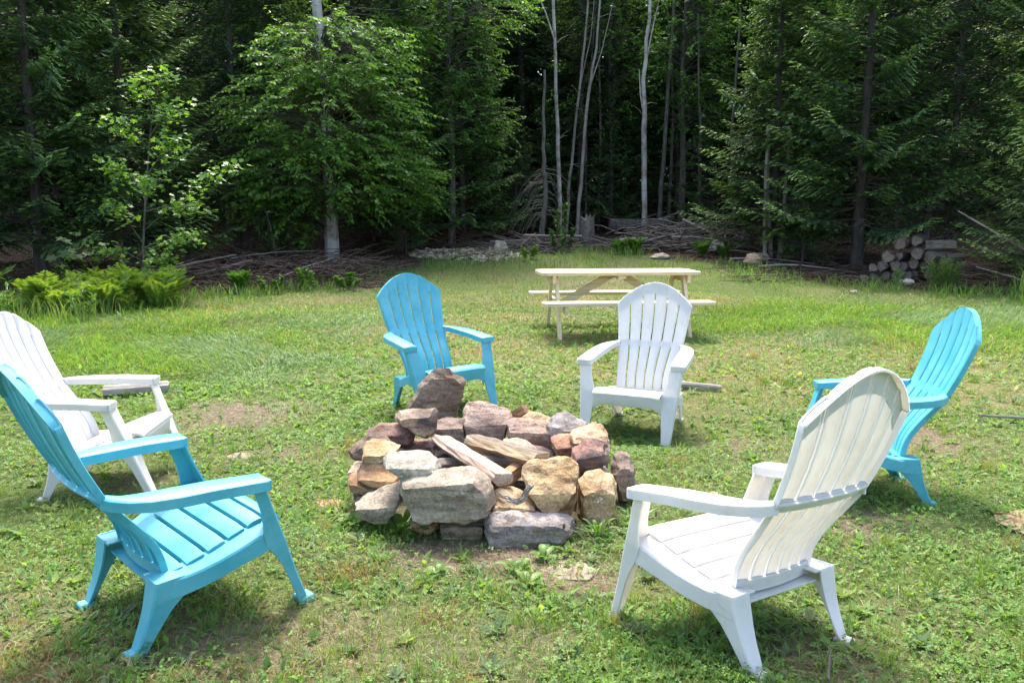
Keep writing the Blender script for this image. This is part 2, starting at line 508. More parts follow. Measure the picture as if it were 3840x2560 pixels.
# ------------------------------------------------------------------ moulded Adirondack chairs
BZ = [.20, .25, .30, .36, .44, .53, .65, .72, .80, .88, .95]
BY = [-.160, -.166, -.176, -.205, -.268, -.336, -.392, -.420, -.447, -.468, -.483]
BW = [.190, .190, .192, .197, .208, .230, .246, .256, .268, .274, .276]
def b_y(z): return interp(z, BZ, BY)
def b_w(z): return interp(z, BZ, BW)
_bzf = np.linspace(.20, .95, 61)
_ker = np.exp(-np.linspace(-2, 2, 13) ** 2); _ker /= _ker.sum()
_byf = np.interp(_bzf, BZ, BY)
_byf = np.convolve(np.pad(_byf, 6, mode='reflect', reflect_type='odd'), _ker, 'valid')
def b_y(z): return interp(z, _bzf, _byf)
def z_top(s): return .80 + .15 * math.cos(math.pi / 2 * min(1, abs(s))) ** .95
def back_pt(s, z, off=0.0):
    """point of the back's front surface at lateral s in [-1,1], height z; off moves it along the normal to the rear"""
    w = b_w(z)
    d = (b_y(z + .01) - b_y(z - .01)) / .02
    n = Vector((0, -1, d)).normalized()
    p = Vector((s * w, b_y(z) + .024 * s * s, z))
    nn = Vector((n.x + .1 * s, n.y, n.z)).normalized()
    return p + nn * off

def back_slat(i, fl, fr):
    mb = MB()
    g = .0049
    s0, s1 = -1 + i / 3, -1 + (i + 1) / 3
    rows = 25
    loops = []
    for r in range(rows):
        v = r / (rows - 1)
        def at(fr_, off):
            s = s0 + (s1 - s0) * fr_
            zt = z_top(s) - (.0015 if (fr_ < .03 or fr_ > .97) else 0)
            z = .206 + v * (zt - .206)
            w = b_w(z)
            ga, gb = (0 if i == 0 else g / w), (0 if i == 5 else g / w)
            sl = s0 + ga + (s1 - gb - s0 - ga) * fr_
            return back_pt(sl, z, off)
        loop = [at(0, .004), at(.05, .001)] + [at(q, -.0016 * math.sin(math.pi * q)) for q in (.2, .4, .6, .8)] + [at(.95, .001), at(1, .004)]
        loop += [at(1, fr), at(.955, fr), at(.945, .008), at(.8, .005), at(.6, .0035), at(.4, .0035), at(.2, .005), at(.055, .008), at(.045, fl), at(0, fl)]
        loops.append(loop)
    mb.loft(loops)
    return mb

def band(zlo, zhi, o0, o1, ns=25, s_lim=.985):
    mb = MB()
    loops = []
    for k in range(ns):
        s = -s_lim + 2 * s_lim * k / (ns - 1)
        a, b = zlo(s), zhi(s)
        loops.append([back_pt(s, a, o0), back_pt(s, b, o0), back_pt(s, b, o1), back_pt(s, a, o1)])
    mb.loft(loops)
    return mb

SY = [-.175, -.13, -.05, .05, .14, .19, .225, .243, .25]
SZ = [.226, .238, .266, .302, .332, .340, .334, .320, .300]
def seat_slat(y0, y1):
    mb = MB()
    ys = np.linspace(y0, y1, 6)
    def hw(y): return interp(y, [-.175, -.05, .1, .2, .25], [.198, .224, .236, .233, .228])
    loops = []
    for k in range(9):
        q = -1 + 2 * k / 8
        e = .0 if 0 < k < 8 else .004
        top = [(q * hw(y), y, interp(y, SY, SZ) + (0 if 0 < j < 5 else -.0025) - e) for j, y in enumerate(ys)]
        bot = [(q * hw(y), y, interp(y, SY, SZ) - .021) for y in ys[::-1]]
        loops.append(top + bot)
    mb.loft(loops)
    return mb

def arm(sg):
    mb = MB()
    ox = [.224, .262, .304, .336, .354, .363, .369, .371]; oy = [-.338, -.318, -.280, -.225, -.140, -.03, .08, .142]
    ix = [.214, .234, .244, .250, .255, .262, .268, .274]; iy = [-.306, -.282, -.240, -.185, -.110, -.02, .07, .142]
    zt = [.546, .543, .540, .537, .533, .528, .519, .513]
    t = np.linspace(0, 7, 22)
    loops = []
    def cr(arr, q): return interp(q, range(8), arr)
    for q in t:
        o = Vector((cr(ox, q), cr(oy, q), cr(zt, q))); n = Vector((cr(ix, q), cr(iy, q), cr(zt, q)))
        if q > 6.9:
            pass
        d = (o - n); L = d.length; d.normalize()
        up = Vector((0, 0, 1)); h = .036
        loop = [n + d * .004, n + d * L * .3 + up * .003, n + d * L * .7 + up * .003, o - d * .004 , o - up * .004 + d * .001, o - up * h + d * .002,
                o - up * h - d * .006, o - up * .008 - d * .007, n - up * .008 + d * .007, n - up * h + d * .006, n - up * h - d * .001, n - up * .004]
        loops.append([Vector((p.x * sg, p.y, p.z)) for p in loop])
    mb.loft(loops)
    # front lip closes the hollow underside
    mb.box(min(.275 * sg, .370 * sg), max(.275 * sg, .370 * sg), .136, .148, .478, .512)
    return mb

def leg_rows(rows, sg, front):
    """L channel: one web across (front or rear), one web along the outside"""
    t = .007
    loops = []
    for z, xi, xo, ya, yb in rows:       # ya: y of the cross web, yb: free edge of the side web
        s = 1 if front else -1
        loop = [(xi, ya), (xo - .006, ya), (xo, ya - .006 * s), (xo, yb), (xo - t, yb), (xo - t, ya - (t + .006) * s), (xo - t - .004, ya - t * s), (xi, ya - t * s)]
        loops.append([(x * sg, y, z) for x, y in loop])
    mb = MB(); mb.loft(loops)
    return mb
FRONT = [(.484, .266, .352, .138, .090), (.44, .264, .347, .152, .106), (.39, .256, .342, .168, .120), (.345, .240, .337, .184, .126), (.30, .226, .332, .199, .128),
         (.262, .222, .329, .212, .140), (.235, .229, .326, .220, .160), (.205, .236, .323, .229, .180), (.16, .240, .319, .243, .203), (.10, .245, .314, .263, .226), (.05, .249, .310, .281, .245), (.0, .252, .306, .298, .262)]
REAR = [(.234, .186, .2655, -.214, -.060), (.205, .186, .2645, -.219, -.078), (.18, .186, .263, -.224, -.105), (.155, .187, .260, -.230, -.138), (.13, .189, .256, -.237, -.164), (.09, .192, .252, -.251, -.195), (.045, .195, .247, -.271, -.226), (.0, .200, .242, -.292, -.252)]
def foot(sg, xi, xo, y0, y1):
    mb = MB()
    z0, z1 = -.006, .017
    a = [(xi, y0), (xo, y0), (xo, y1), (xi, y1)]
    b = [(xi + .004, y0 + .004), (xo - .004, y0 + .004), (xo - .004, y1 - .004), (xi + .004, y1 - .004)]
    mb.loft([[(x * sg, y, z0) for x, y in a], [(x * sg, y, .012) for x, y in a], [(x * sg, y, z1) for x, y in b]])
    return mb
def side_rail(sg):
    mb = MB()
    R = [(.185, .330, .272, .3295), (.15, .328, .252, .3285), (.10, .318, .240, .326), (.05, .300, .228, .3215), (-.02, .275, .203, .308), (-.07, .258, .186, .292), (-.12, .245, .172, .275), (-.16, .239, .165, .264), (-.213, .2395, .160, .2625)]
    loops = []
    for y, zt, zb, x in R:
        zt = zt - (.013 if y > -.15 else .008)
        loop = [(x, zb), (x, zt - .006), (x - .006, zt), (x - .105, zt), (x - .105, zt - .006), (x - .012, zt - .006), (x - .007, zt - .012), (x - .007, zb)]
        loops.append([(px * sg, y, pz) for px, pz in loop])
    mb.loft(loops)
    return mb
def apron():
    mb = MB()
    loops = []
    for k in range(25):
        x = -.232 + .464 * k / 24
        e = max(0, abs(x) - .15) / .082
        zb = .238 - .055 * (1 - math.sqrt(max(0, 1 - e * e)))
        yy = .247 - .020 * e * e
        loops.append([(x, yy - .012, .304), (x, yy - .003, .298), (x, yy - .004, .27), (x, yy - .012, zb), (x, yy - .019, zb), (x, yy - .012, .27), (x, yy - .02, .298)])
    mb.loft(loops)
    return mb

def make_chair(mat):
    root = empty('adirondack_chair')
    P = []
    for i in range(6):
        back_slat(i, .026 if i == 0 else .012, .026 if i == 5 else .012).build('back_slat', mat, root, sharp=50)
    band(lambda s: .518, lambda s: .556, .0015, .016).build('waist_band', mat, root, sharp=50)
    band(lambda s: .545, lambda s: .554, .012, .027).build('waist_rib', mat, root, sharp=50)
    band(lambda s: z_top(s) - .078, lambda s: z_top(s) - .010, .003, .0075).build('crown_band', mat, root, sharp=50)
    band(lambda s: z_top(s) - .0085, lambda s: z_top(s) - .0015, .003, .030).build('crown_rim', mat, root, sharp=50)
    band(lambda s: .208, lambda s: .252, .002, .018).build('bottom_band', mat, root, sharp=50)
    ys = [-.168, -.098, -.028, .042, .112, .178, .2495]
    for k in range(6):
        seat_slat(ys[k] + .0065, ys[k + 1] - .0065).build('seat_slat', mat, root, sharp=40)
    pan = MB()
    yy = np.linspace(-.195, .225, 12)
    hw = lambda y: interp(y, [-.2, -.05, .1, .23], [.19, .212, .222, .222])
    pan.loft([[(-hw(y), y, interp(y, SY, SZ) - .034), (hw(y), y, interp(y, SY, SZ) - .034), (hw(y), y, interp(y, SY, SZ) - .040), (-hw(y), y, interp(y, SY, SZ) - .040)] for y in yy])
    pan.build('seat_panel', mat, root)
    apron().build('apron', mat, root, sharp=50)
    for sg in (1, -1):
        arm(sg).build('armrest', mat, root, sharp=40)
        side_rail(sg).build('side_rail', mat, root, sharp=40)
        l = leg_rows(FRONT, sg, True).build('front_leg', mat, root, sharp=40)
        foot(sg, .250, .3085, .262, .320).build('foot', mat, l, sharp=30)
        l = leg_rows(REAR, sg, False).build('rear_leg', mat, root, sharp=40)
        foot(sg, .198, .2445, -.312, -.262).build('foot', mat, l, sharp=30)
    return root

blue_chair = make_chair(M['blue'])
white_chair = make_chair(M['white'])
seats = [(blue_chair, 'blue plastic Adirondack chair behind the standing stone slab of the fire pit'),
         (white_chair, 'white plastic Adirondack chair in front of the picnic table'),
         (copy_tree(blue_chair), 'blue plastic Adirondack chair at the far right, partly behind a white chair'),
         (copy_tree(white_chair), 'white plastic Adirondack chair seen from behind, nearest on the right'),
         (copy_tree(blue_chair), 'teal blue plastic Adirondack chair seen from behind, nearest on the left'),
         (copy_tree(white_chair), 'white plastic Adirondack chair at the left edge, behind the teal chair')]
for (o, lab), c in zip(seats, CH):
    o.location = c[:3]
    o.rotation_euler = (c[4], c[5], c[3])
    tag(o, lab, 'chair', 'chairs around the fire pit')

# ------------------------------------------------------------------ picnic table
def plank(x0, x1, y0, y1, z0, z1, ch=(0, 0, 0, 0)):
    """board with cut-off corners: ch = (x0y0, x1y0, x1y1, x0y1)"""
    mb = MB()
    def ring(z, i=0.0):
        a, b, c, d = ch
        X0, X1, Y0, Y1 = x0 + i, x1 - i, y0 + i, y1 - i
        pts = []
        pts += [(X0, Y0 + a, z), (X0 + a, Y0, z)] if a else [(X0, Y0, z), (X0 + .001, Y0, z)]
        pts += [(X1 - b, Y0, z), (X1, Y0 + b, z)] if b else [(X1 - .001, Y0, z), (X1, Y0, z)]
        pts += [(X1, Y1 - c, z), (X1 - c, Y1, z)] if c else [(X1, Y1, z), (X1 - .001, Y1, z)]
        pts += [(X0 + d, Y1, z), (X0, Y1 - d, z)] if d else [(X0 + .001, Y1, z), (X0, Y1, z)]
        return pts
    mb.loft([ring(z0, .003), ring(z0 + .004), ring(z1 - .004), ring(z1, .003)])
    return mb
tbl = empty('picnic_table', (1.261, 9.962, 0.024), (0, 0, .085))
tag(tbl, 'unpainted pine picnic table with attached benches on the lawn', 'picnic table')
for k in range(5):
    y0 = -.366 + k * .1472
    c = .075
    plank(-.955, .955, y0, y0 + .1405, .712, .75, (c if k == 0 else 0, c if k == 0 else 0, c if k == 4 else 0, c if k == 4 else 0)).build('tabletop_plank', M['pine'], tbl, smooth=False)
for s in (-1, 1):
    plank(-.985, .985, min(s * .57, s * .83), max(s * .57, s * .83), .402, .44, (.05, .05, .05, .05)).build('bench_seat', M['pine'], tbl, smooth=False)
for sx_ in (-1, 1):
    x = sx_ * .76
    for s in (-1, 1):
        b = MB(); b.beam((x, s * .215, .712), (x, s * .555, -.02), .09, .038, (1, 0, 0)); b.build('leg', M['pine'], tbl, smooth=False)
    b = MB(); b.beam((x + sx_ * .0395, -.34, .666), (x + sx_ * .0395, .34, .666), .038, .088); b.build('top_cleat', M['pine'], tbl, smooth=False)
    b = MB(); b.beam((x - sx_ * .0395, -.80, .355), (x - sx_ * .0395, .80, .355), .038, .088); b.build('bench_support', M['pine'], tbl, smooth=False)
    b = MB(); b.beam((x - sx_ * .06, 0, .335), (sx_ * .06, 0, .700), .088, .038, (0, 1, 0)); b.build('brace', M['pine'], tbl, smooth=False)
bolt = MB(); bolt.tube([(0, 0, 0), (0, 0, .008), (0, 0, .011)], [.011, .011, .006], 8)
bolt_me = bolt.mesh('bolt', M['greybark'])
for sx_ in (-1, 1):
    for s in (-1, 1):
        link('bolt', bolt_me, tbl, (sx_ * .76 + sx_ * -.0590, s * .40, .355), (0, rad(-90 * sx_), 0))
b = MB(); b.beam((0, -.34, .69), (0, .34, .69), .09, .036); b.build('top_cleat', M['pine'], tbl, smooth=False)

# ------------------------------------------------------------------ fire pit
def rock_mesh(name, mat, P, thick, k, tf, seed, rough=1.0, cuts=4):
    """stone from its outline (world points), a thickness in depth, facing share k and top-face share tf"""
    P = [Vector(p) for p in P]
    c = sum(P, Vector()) / len(P)
    zmin, zmax = min(p.z for p in P), max(p.z for p in P)
    h = zmax - zmin
    rr = random.Random(seed)
    pts = []
    for p in P:
        d = p - c
        up = max(0.0, (p.z - c.z) / max(h, .01) * 2)
        pts.append(p * 1.0 + d * .035)
        f = c + d * k + Vector((0, -thick * .5 * rr.uniform(.85, 1.1), -tf * h * up))
        bk = c + d * (k * .92) + Vector((0, thick * .55 * rr.uniform(.8, 1.1), -.06 * h * up))
        pts += [f, bk]
    bm = bmesh.new()
    for p in pts: bm.verts.new(p - c)
    bmesh.ops.convex_hull(bm, input=bm.verts)
    bmesh.ops.delete(bm, geom=[v for v in bm.verts if not v.link_faces], context='VERTS')
    bmesh.ops.dissolve_limit(bm, angle_limit=rad(15), verts=bm.verts, edges=bm.edges)
    bmesh.ops.triangulate(bm, faces=bm.faces)
    for _ in range(3):
        long = [e for e in bm.edges if e.calc_length() > .045]
        if not long: break
        bmesh.ops.subdivide_edges(bm, edges=long, cuts=1)
        bmesh.ops.triangulate(bm, faces=[f for f in bm.faces if len(f.verts) > 3])
    bmesh.ops.subdivide_edges(bm, edges=bm.edges, cuts=1, use_grid_fill=True)
    bmesh.ops.smooth_vert(bm, verts=bm.verts, factor=.18, use_axis_x=True, use_axis_y=True, use_axis_z=True)
    bm.normal_update()
    o = Vector((rr.uniform(0, 50), rr.uniform(0, 50), rr.uniform(0, 50)))
    for v in bm.verts:
        q = v.co * 7 + o
        n = mnoise.fractal(q, .8, 2.1, 5) * .013 + (abs(mnoise.noise(q * 2.2)) - .3) * .010
        lay = math.floor((v.co.z * 38 + v.co.x * 6 + mnoise.noise(q * .6) * 2.0)) % 2 * .004
        v.co += v.normal * (n + lay) * rough
    for f in bm.faces: f.smooth = True
    bm.normal_update()
    for e in bm.edges:
        if len(e.link_faces) == 2 and e.calc_face_angle(0) > rad(24): e.smooth = False
    me = bpy.data.meshes.new(name)
    bm.to_mesh(me); bm.free()
    me.materials.append(mat)
    return me, c

STONES = [
    ('slab',0.09,0.90,0.05,'brown',[(-0.616,4.740,0.292),(-0.578,4.740,0.358),(-0.529,4.740,0.443),(-0.472,4.740,0.500),(-0.416,4.740,0.528),(-0.369,4.740,0.530),(-0.325,4.740,0.504),(-0.275,4.740,0.451),(-0.278,4.740,0.386),(-0.315,4.740,0.325),(-0.344,4.740,0.193),(-0.421,4.740,0.152),(-0.494,4.740,0.152),(-0.605,4.740,0.193)]),
    ('knob',0.17,0.70,0.10,'burnt',[(-0.608,4.220,0.377),(-0.588,4.220,0.397),(-0.537,4.220,0.412),(-0.480,4.220,0.406),(-0.437,4.220,0.420),(-0.405,4.220,0.417),(-0.384,4.220,0.388),(-0.392,4.220,0.340),(-0.400,4.220,0.288),(-0.418,4.220,0.263),(-0.447,4.220,0.246),(-0.483,4.220,0.259),(-0.539,4.220,0.318),(-0.589,4.220,0.336)]),
    ('maroon',0.20,0.85,0.20,'maroon',[(-0.733,4.220,0.303),(-0.697,4.220,0.319),(-0.596,4.220,0.329),(-0.539,4.220,0.322),(-0.517,4.220,0.303),(-0.519,4.220,0.259),(-0.537,4.220,0.229),(-0.541,4.220,0.192),(-0.599,4.220,0.185),(-0.656,4.220,0.215),(-0.727,4.220,0.259),(-0.769,4.220,0.274),(-0.773,4.220,0.285)]),
    ('block_back',0.20,0.90,0.15,'purple',[(-0.414,4.420,0.294),(-0.384,4.420,0.298),(-0.306,4.420,0.302),(-0.257,4.420,0.301),(-0.255,4.420,0.174),(-0.319,4.420,0.143),(-0.424,4.420,0.143),(-0.438,4.420,0.221)]),
    ('block_low',0.18,0.90,0.12,'burntred',[(-0.549,4.280,0.213),(-0.505,4.280,0.224),(-0.417,4.280,0.220),(-0.411,4.280,0.183),(-0.417,4.280,0.130),(-0.484,4.280,0.138),(-0.550,4.280,0.149)]),
    ('pink',0.24,0.90,0.38,'pink',[(-0.273,4.500,0.332),(-0.257,4.500,0.367),(-0.177,4.500,0.379),(-0.139,4.500,0.367),(-0.018,4.500,0.332),(-0.012,4.500,0.286),(-0.033,4.500,0.199),(-0.052,4.500,0.152),(-0.163,4.500,0.144),(-0.259,4.500,0.152),(-0.269,4.500,0.278)]),
    ('block_right',0.20,0.92,0.22,'pink',[(-0.025,4.420,0.290),(0.013,4.420,0.301),(0.200,4.420,0.276),(0.215,4.420,0.251),(0.226,4.420,0.174),(0.220,4.420,0.132),(0.141,4.420,0.143),(0.005,4.420,0.190),(-0.017,4.420,0.236)]),
    ('greyviolet',0.20,0.85,0.45,'violet',[(0.191,4.380,0.285),(0.242,4.380,0.342),(0.316,4.380,0.346),(0.399,4.380,0.292),(0.397,4.380,0.269),(0.288,4.380,0.220),(0.206,4.380,0.216),(0.192,4.380,0.246)]),
    ('flat_back',0.20,0.80,0.40,'tan',[(0.053,4.680,0.245),(0.077,4.680,0.270),(0.148,4.680,0.270),(0.227,4.680,0.245),(0.235,4.680,0.217),(0.196,4.680,0.184),(0.069,4.680,0.192)]),
    ('wedge',0.20,0.85,0.50,'pinktan',[(0.295,4.120,0.293),(0.313,4.120,0.318),(0.452,4.120,0.347),(0.495,4.120,0.307),(0.499,4.120,0.264),(0.411,4.120,0.259),(0.327,4.120,0.263),(0.299,4.120,0.275)]),
    ('red',0.22,0.80,0.20,'red',[(0.208,4.160,0.268),(0.245,4.160,0.277),(0.302,4.160,0.282),(0.344,4.160,0.261),(0.401,4.160,0.246),(0.381,4.160,0.188),(0.332,4.160,0.144),(0.275,4.160,0.151),(0.239,4.160,0.180),(0.214,4.160,0.224)]),
    ('dark',0.20,0.75,0.15,'burntred',[(0.289,3.920,0.216),(0.298,3.920,0.271),(0.365,3.920,0.319),(0.391,3.920,0.331),(0.448,3.920,0.309),(0.451,3.920,0.243),(0.433,3.920,0.188),(0.347,3.920,0.152),(0.320,3.920,0.153),(0.299,3.920,0.181)]),
    ('grey_side',0.16,0.85,0.15,'grey',[(0.426,4.060,0.274),(0.490,4.060,0.279),(0.491,4.060,0.217),(0.470,4.060,0.138),(0.450,4.060,0.059),(0.408,4.060,0.073)]),
    ('yellow',0.26,0.82,0.45,'ochre',[(0.048,3.620,0.261),(0.066,3.620,0.290),(0.115,3.620,0.314),(0.264,3.620,0.316),(0.301,3.620,0.287),(0.307,3.620,0.235),(0.290,3.620,0.197),(0.241,3.620,0.119),(0.204,3.620,0.106),(0.173,3.620,0.093),(0.129,3.620,0.093),(0.110,3.620,0.119),(0.079,3.620,0.165),(0.054,3.620,0.216)]),
    ('brown_low',0.18,0.85,0.10,'tanred',[(0.137,3.680,0.065),(0.207,3.680,0.092),(0.245,3.680,0.118),(0.301,3.680,0.184),(0.308,3.680,0.118),(0.271,3.680,0.026),(0.214,3.680,0.032),(0.138,3.680,0.039)]),
    ('tan_right',0.22,0.82,0.15,'ochre',[(0.312,3.740,0.177),(0.344,3.740,0.210),(0.414,3.740,0.230),(0.465,3.740,0.197),(0.485,3.740,0.164),(0.491,3.740,0.110),(0.469,3.740,-0.031),(0.418,3.740,-0.047),(0.346,3.740,-0.010),(0.314,3.740,0.023),(0.306,3.740,0.110)]),
    ('upright',0.17,0.75,0.10,'redgrey',[(0.492,3.960,0.190),(0.511,3.960,0.232),(0.545,3.960,0.244),(0.579,3.960,0.232),(0.603,3.960,0.183),(0.622,3.960,0.091),(0.617,3.960,0.028),(0.591,3.960,-0.008),(0.543,3.960,-0.008),(0.518,3.960,0.070),(0.493,3.960,0.127)]),
    ('small_grey',0.14,0.80,0.30,'violet',[(0.398,3.930,0.171),(0.421,3.930,0.183),(0.461,3.930,0.181),(0.482,3.930,0.150),(0.463,3.930,0.101),(0.409,3.930,0.108)]),
    ('big_grey',0.24,0.90,0.07,'grey',[(-0.486,3.500,0.274),(-0.403,3.500,0.279),(-0.325,3.500,0.286),(-0.247,3.500,0.300),(-0.158,3.500,0.302),(-0.128,3.500,0.274),(-0.104,3.500,0.243),(-0.089,3.500,0.199),(-0.075,3.500,0.155),(-0.092,3.500,0.124),(-0.135,3.500,0.105),(-0.183,3.500,0.089),(-0.268,3.500,0.081),(-0.407,3.500,0.086),(-0.448,3.500,0.105),(-0.477,3.500,0.174),(-0.482,3.500,0.224)]),
    ('pale',0.20,0.75,0.35,'palegrey',[(-0.581,3.580,0.331),(-0.557,3.580,0.353),(-0.514,3.580,0.367),(-0.435,3.580,0.361),(-0.362,3.580,0.343),(-0.335,3.580,0.324),(-0.327,3.580,0.293),(-0.339,3.580,0.272),(-0.425,3.580,0.260),(-0.486,3.580,0.257),(-0.547,3.580,0.283),(-0.574,3.580,0.305)]),
    ('orange',0.20,0.80,0.30,'ochre',[(-0.716,3.840,0.307),(-0.701,3.840,0.331),(-0.643,3.840,0.326),(-0.577,3.840,0.322),(-0.539,3.840,0.317),(-0.565,3.840,0.274),(-0.605,3.840,0.247),(-0.638,3.840,0.230),(-0.710,3.840,0.247),(-0.719,3.840,0.274)]),
    ('left_slab',0.14,0.85,0.15,'brown',[(-0.817,4.020,0.242),(-0.751,4.020,0.292),(-0.699,4.020,0.334),(-0.658,4.020,0.323),(-0.604,4.020,0.281),(-0.626,4.020,0.228),(-0.695,4.020,0.186),(-0.757,4.020,0.182),(-0.798,4.020,0.196)]),
    ('tan_dark',0.22,0.78,0.35,'burntan',[(-0.725,3.760,0.224),(-0.705,3.760,0.263),(-0.606,3.760,0.261),(-0.555,3.760,0.227),(-0.523,3.760,0.197),(-0.523,3.760,0.157),(-0.589,3.760,0.145),(-0.653,3.760,0.154),(-0.717,3.760,0.191)]),
    ('brown_left',0.20,0.80,0.20,'tanred',[(-0.768,3.780,0.184),(-0.733,3.780,0.192),(-0.682,3.780,0.171),(-0.637,3.780,0.147),(-0.641,3.780,0.124),(-0.735,3.780,0.120),(-0.764,3.780,0.134)]),
    ('tiny_left',0.14,0.80,0.20,'grey',[(-0.791,3.880,0.193),(-0.778,3.880,0.217),(-0.728,3.880,0.220),(-0.726,3.880,0.166),(-0.773,3.880,0.158),(-0.791,3.880,0.166)]),
    ('corner',0.24,0.90,0.35,'grey',[(-0.697,3.600,0.126),(-0.658,3.600,0.159),(-0.601,3.600,0.184),(-0.502,3.600,0.198),(-0.495,3.600,0.171),(-0.494,3.600,0.133),(-0.541,3.600,0.101),(-0.548,3.600,0.059),(-0.611,3.600,0.052),(-0.690,3.600,0.088)]),
    ('left_low',0.18,0.80,0.20,'brown',[(-0.751,3.760,0.124),(-0.718,3.760,0.128),(-0.641,3.760,0.130),(-0.635,3.760,0.097),(-0.688,3.760,0.070),(-0.726,3.760,0.077),(-0.745,3.760,0.097)]),
    ('tan_mid',0.18,0.85,0.30,'tan',[(-0.091,3.560,0.166),(-0.057,3.560,0.179),(-0.002,3.560,0.179),(0.065,3.560,0.166),(0.114,3.560,0.128),(0.127,3.560,0.096),(0.072,3.560,0.088),(-0.076,3.560,0.086),(-0.097,3.560,0.102),(-0.088,3.560,0.134)]),
    ('front',0.20,0.92,0.12,'violet',[(-0.118,3.460,0.082),(-0.097,3.460,0.117),(0.082,3.460,0.127),(0.195,3.460,0.117),(0.258,3.460,0.089),(0.264,3.460,0.045),(0.244,3.460,0.014),(0.148,3.460,-0.021),(0.040,3.460,-0.015),(-0.044,3.460,-0.012),(-0.110,3.460,0.004),(-0.119,3.460,0.045)]),
    ('under',0.18,0.90,0.10,'grey',[(-0.324,3.550,0.061),(-0.222,3.550,0.067),(-0.120,3.550,0.067),(-0.119,3.550,-0.026),(-0.217,3.550,-0.022),(-0.322,3.550,-0.022)]),
    ('under_brown',0.16,0.80,0.10,'tanred',[(-0.455,3.550,0.058),(-0.437,3.550,0.074),(-0.339,3.550,0.067),(-0.330,3.550,0.029),(-0.364,3.550,0.002),(-0.413,3.550,0.007),(-0.444,3.550,0.032)]),
    ('dome',0.26,0.65,0.20,'dome',[(-0.061,4.180,0.222),(-0.038,4.180,0.251),(0.012,4.180,0.257),(0.076,4.180,0.240),(0.133,4.180,0.196),(0.155,4.180,0.167),(0.119,4.180,0.123),(-0.024,4.180,0.138)]),
    ('back_low',0.18,0.90,0.10,'burnt',[(-0.283,4.450,0.166),(-0.161,4.450,0.174),(-0.048,4.450,0.174),(-0.056,4.450,0.103),(-0.268,4.450,0.096)]),
    ('right_low',0.20,0.85,0.10,'burntred',[(-0.010,4.300,0.215),(0.122,4.300,0.177),(0.225,4.300,0.162),(0.247,4.300,0.101),(0.100,4.300,0.101),(-0.002,4.300,0.147)]),
    ('left_inner',0.20,0.85,0.10,'burntred',[(-0.617,4.100,0.234),(-0.526,4.100,0.219),(-0.499,4.100,0.176),(-0.507,4.100,0.133),(-0.605,4.100,0.133),(-0.639,4.100,0.191)]),
    ('back_base',0.22,0.90,0.10,'burntred',[(-0.580,4.520,0.099),(-0.426,4.520,0.107),(-0.241,4.520,0.099),(-0.257,4.520,0.035),(-0.427,4.520,0.027),(-0.574,4.520,0.035)]),
    ('right_base',0.22,0.85,0.10,'purple',[(0.198,4.050,0.191),(0.337,4.050,0.177),(0.448,4.050,0.134),(0.435,4.050,0.062),(0.310,4.050,0.062),(0.213,4.050,0.119)]),
    ('left_base',0.20,0.85,0.10,'brown',[(-0.778,3.950,0.207),(-0.683,3.950,0.207),(-0.603,3.950,0.179),(-0.618,3.950,0.109),(-0.727,3.950,0.095),(-0.776,3.950,0.137)]),
    ('right_foot',0.20,0.85,0.10,'brown',[(0.309,3.860,0.124),(0.428,3.860,0.138),(0.462,3.860,0.083),(0.443,3.860,0.000),(0.350,3.860,-0.007),(0.316,3.860,0.056)]),
]
STONE_LABEL = {'knob': 'knobbly tan stone blackened by fire', 'maroon': 'dark maroon stone on the left rim', 'pink': 'big pinkish block on the back rim',
 'greyviolet': 'grey violet stone with pale top on the back right rim', 'wedge': 'flat pink and tan wedge on the right rim', 'dark': 'pointed dark red stone with soot stains',
 'yellow': 'big ochre boulder tipped into the front rim', 'big_grey': 'largest grey boulder at the front', 'pale': 'pale grey rounded stone on top of the big grey boulder',
 'front': 'violet grey block on the ground at the front', 'tan_right': 'tall tan stone at the right foot of the ring', 'dome': 'pale domed stone inside the ring', 'orange': 'orange tan stone on the left rim'}
pit = empty('fire_pit', (-0.05, 4.02, 0.0))
tag(pit, 'low ring of stacked field stones holding split firewood', 'fire pit')
for i, (n, t, k, tf, colr, P) in enumerate(STONES):
    me, c = rock_mesh('stone', ST[colr], P, t, k, tf, 100 + i)
    if n == 'slab':
        o = link('standing_stone', me, None, c); tag(o, 'tall brown stone slab standing upright behind the fire pit', 'stone')
    elif n == 'upright':
        o = link('upright_stone', me, None, c); tag(o, 'rounded reddish grey stone standing in the grass right of the fire pit', 'stone')
    else:
        o = link('stone', me, pit, c - pit.location)
        if n in STONE_LABEL: o['label'] = STONE_LABEL[n]
m, nt, out = new_mat('ash'); nn = noise(nt, texco(nt, 'Object'), 30, 5, .7)
principled(nt, out, ramp(nt, nn, [(.3, (.02, .018, .017)), (.7, (.12, .11, .10))]), .95, .1, bump(nt, nn, .6, .02))
ash = MB()
ash.loft([[(-.05 + r * 1.0 * math.cos(a), 4.05 + r * .82 * math.sin(a), z) for a in np.linspace(0, 2 * math.pi, 25)[:-1]] for r, z in ((.47, .0), (.44, .03), (.3, .055), (.1, .065))])
o = ash.build('ash_bed', m, None); tag(o, 'dark bed of ash under the firewood inside the stone ring', 'ash', kind='stuff')

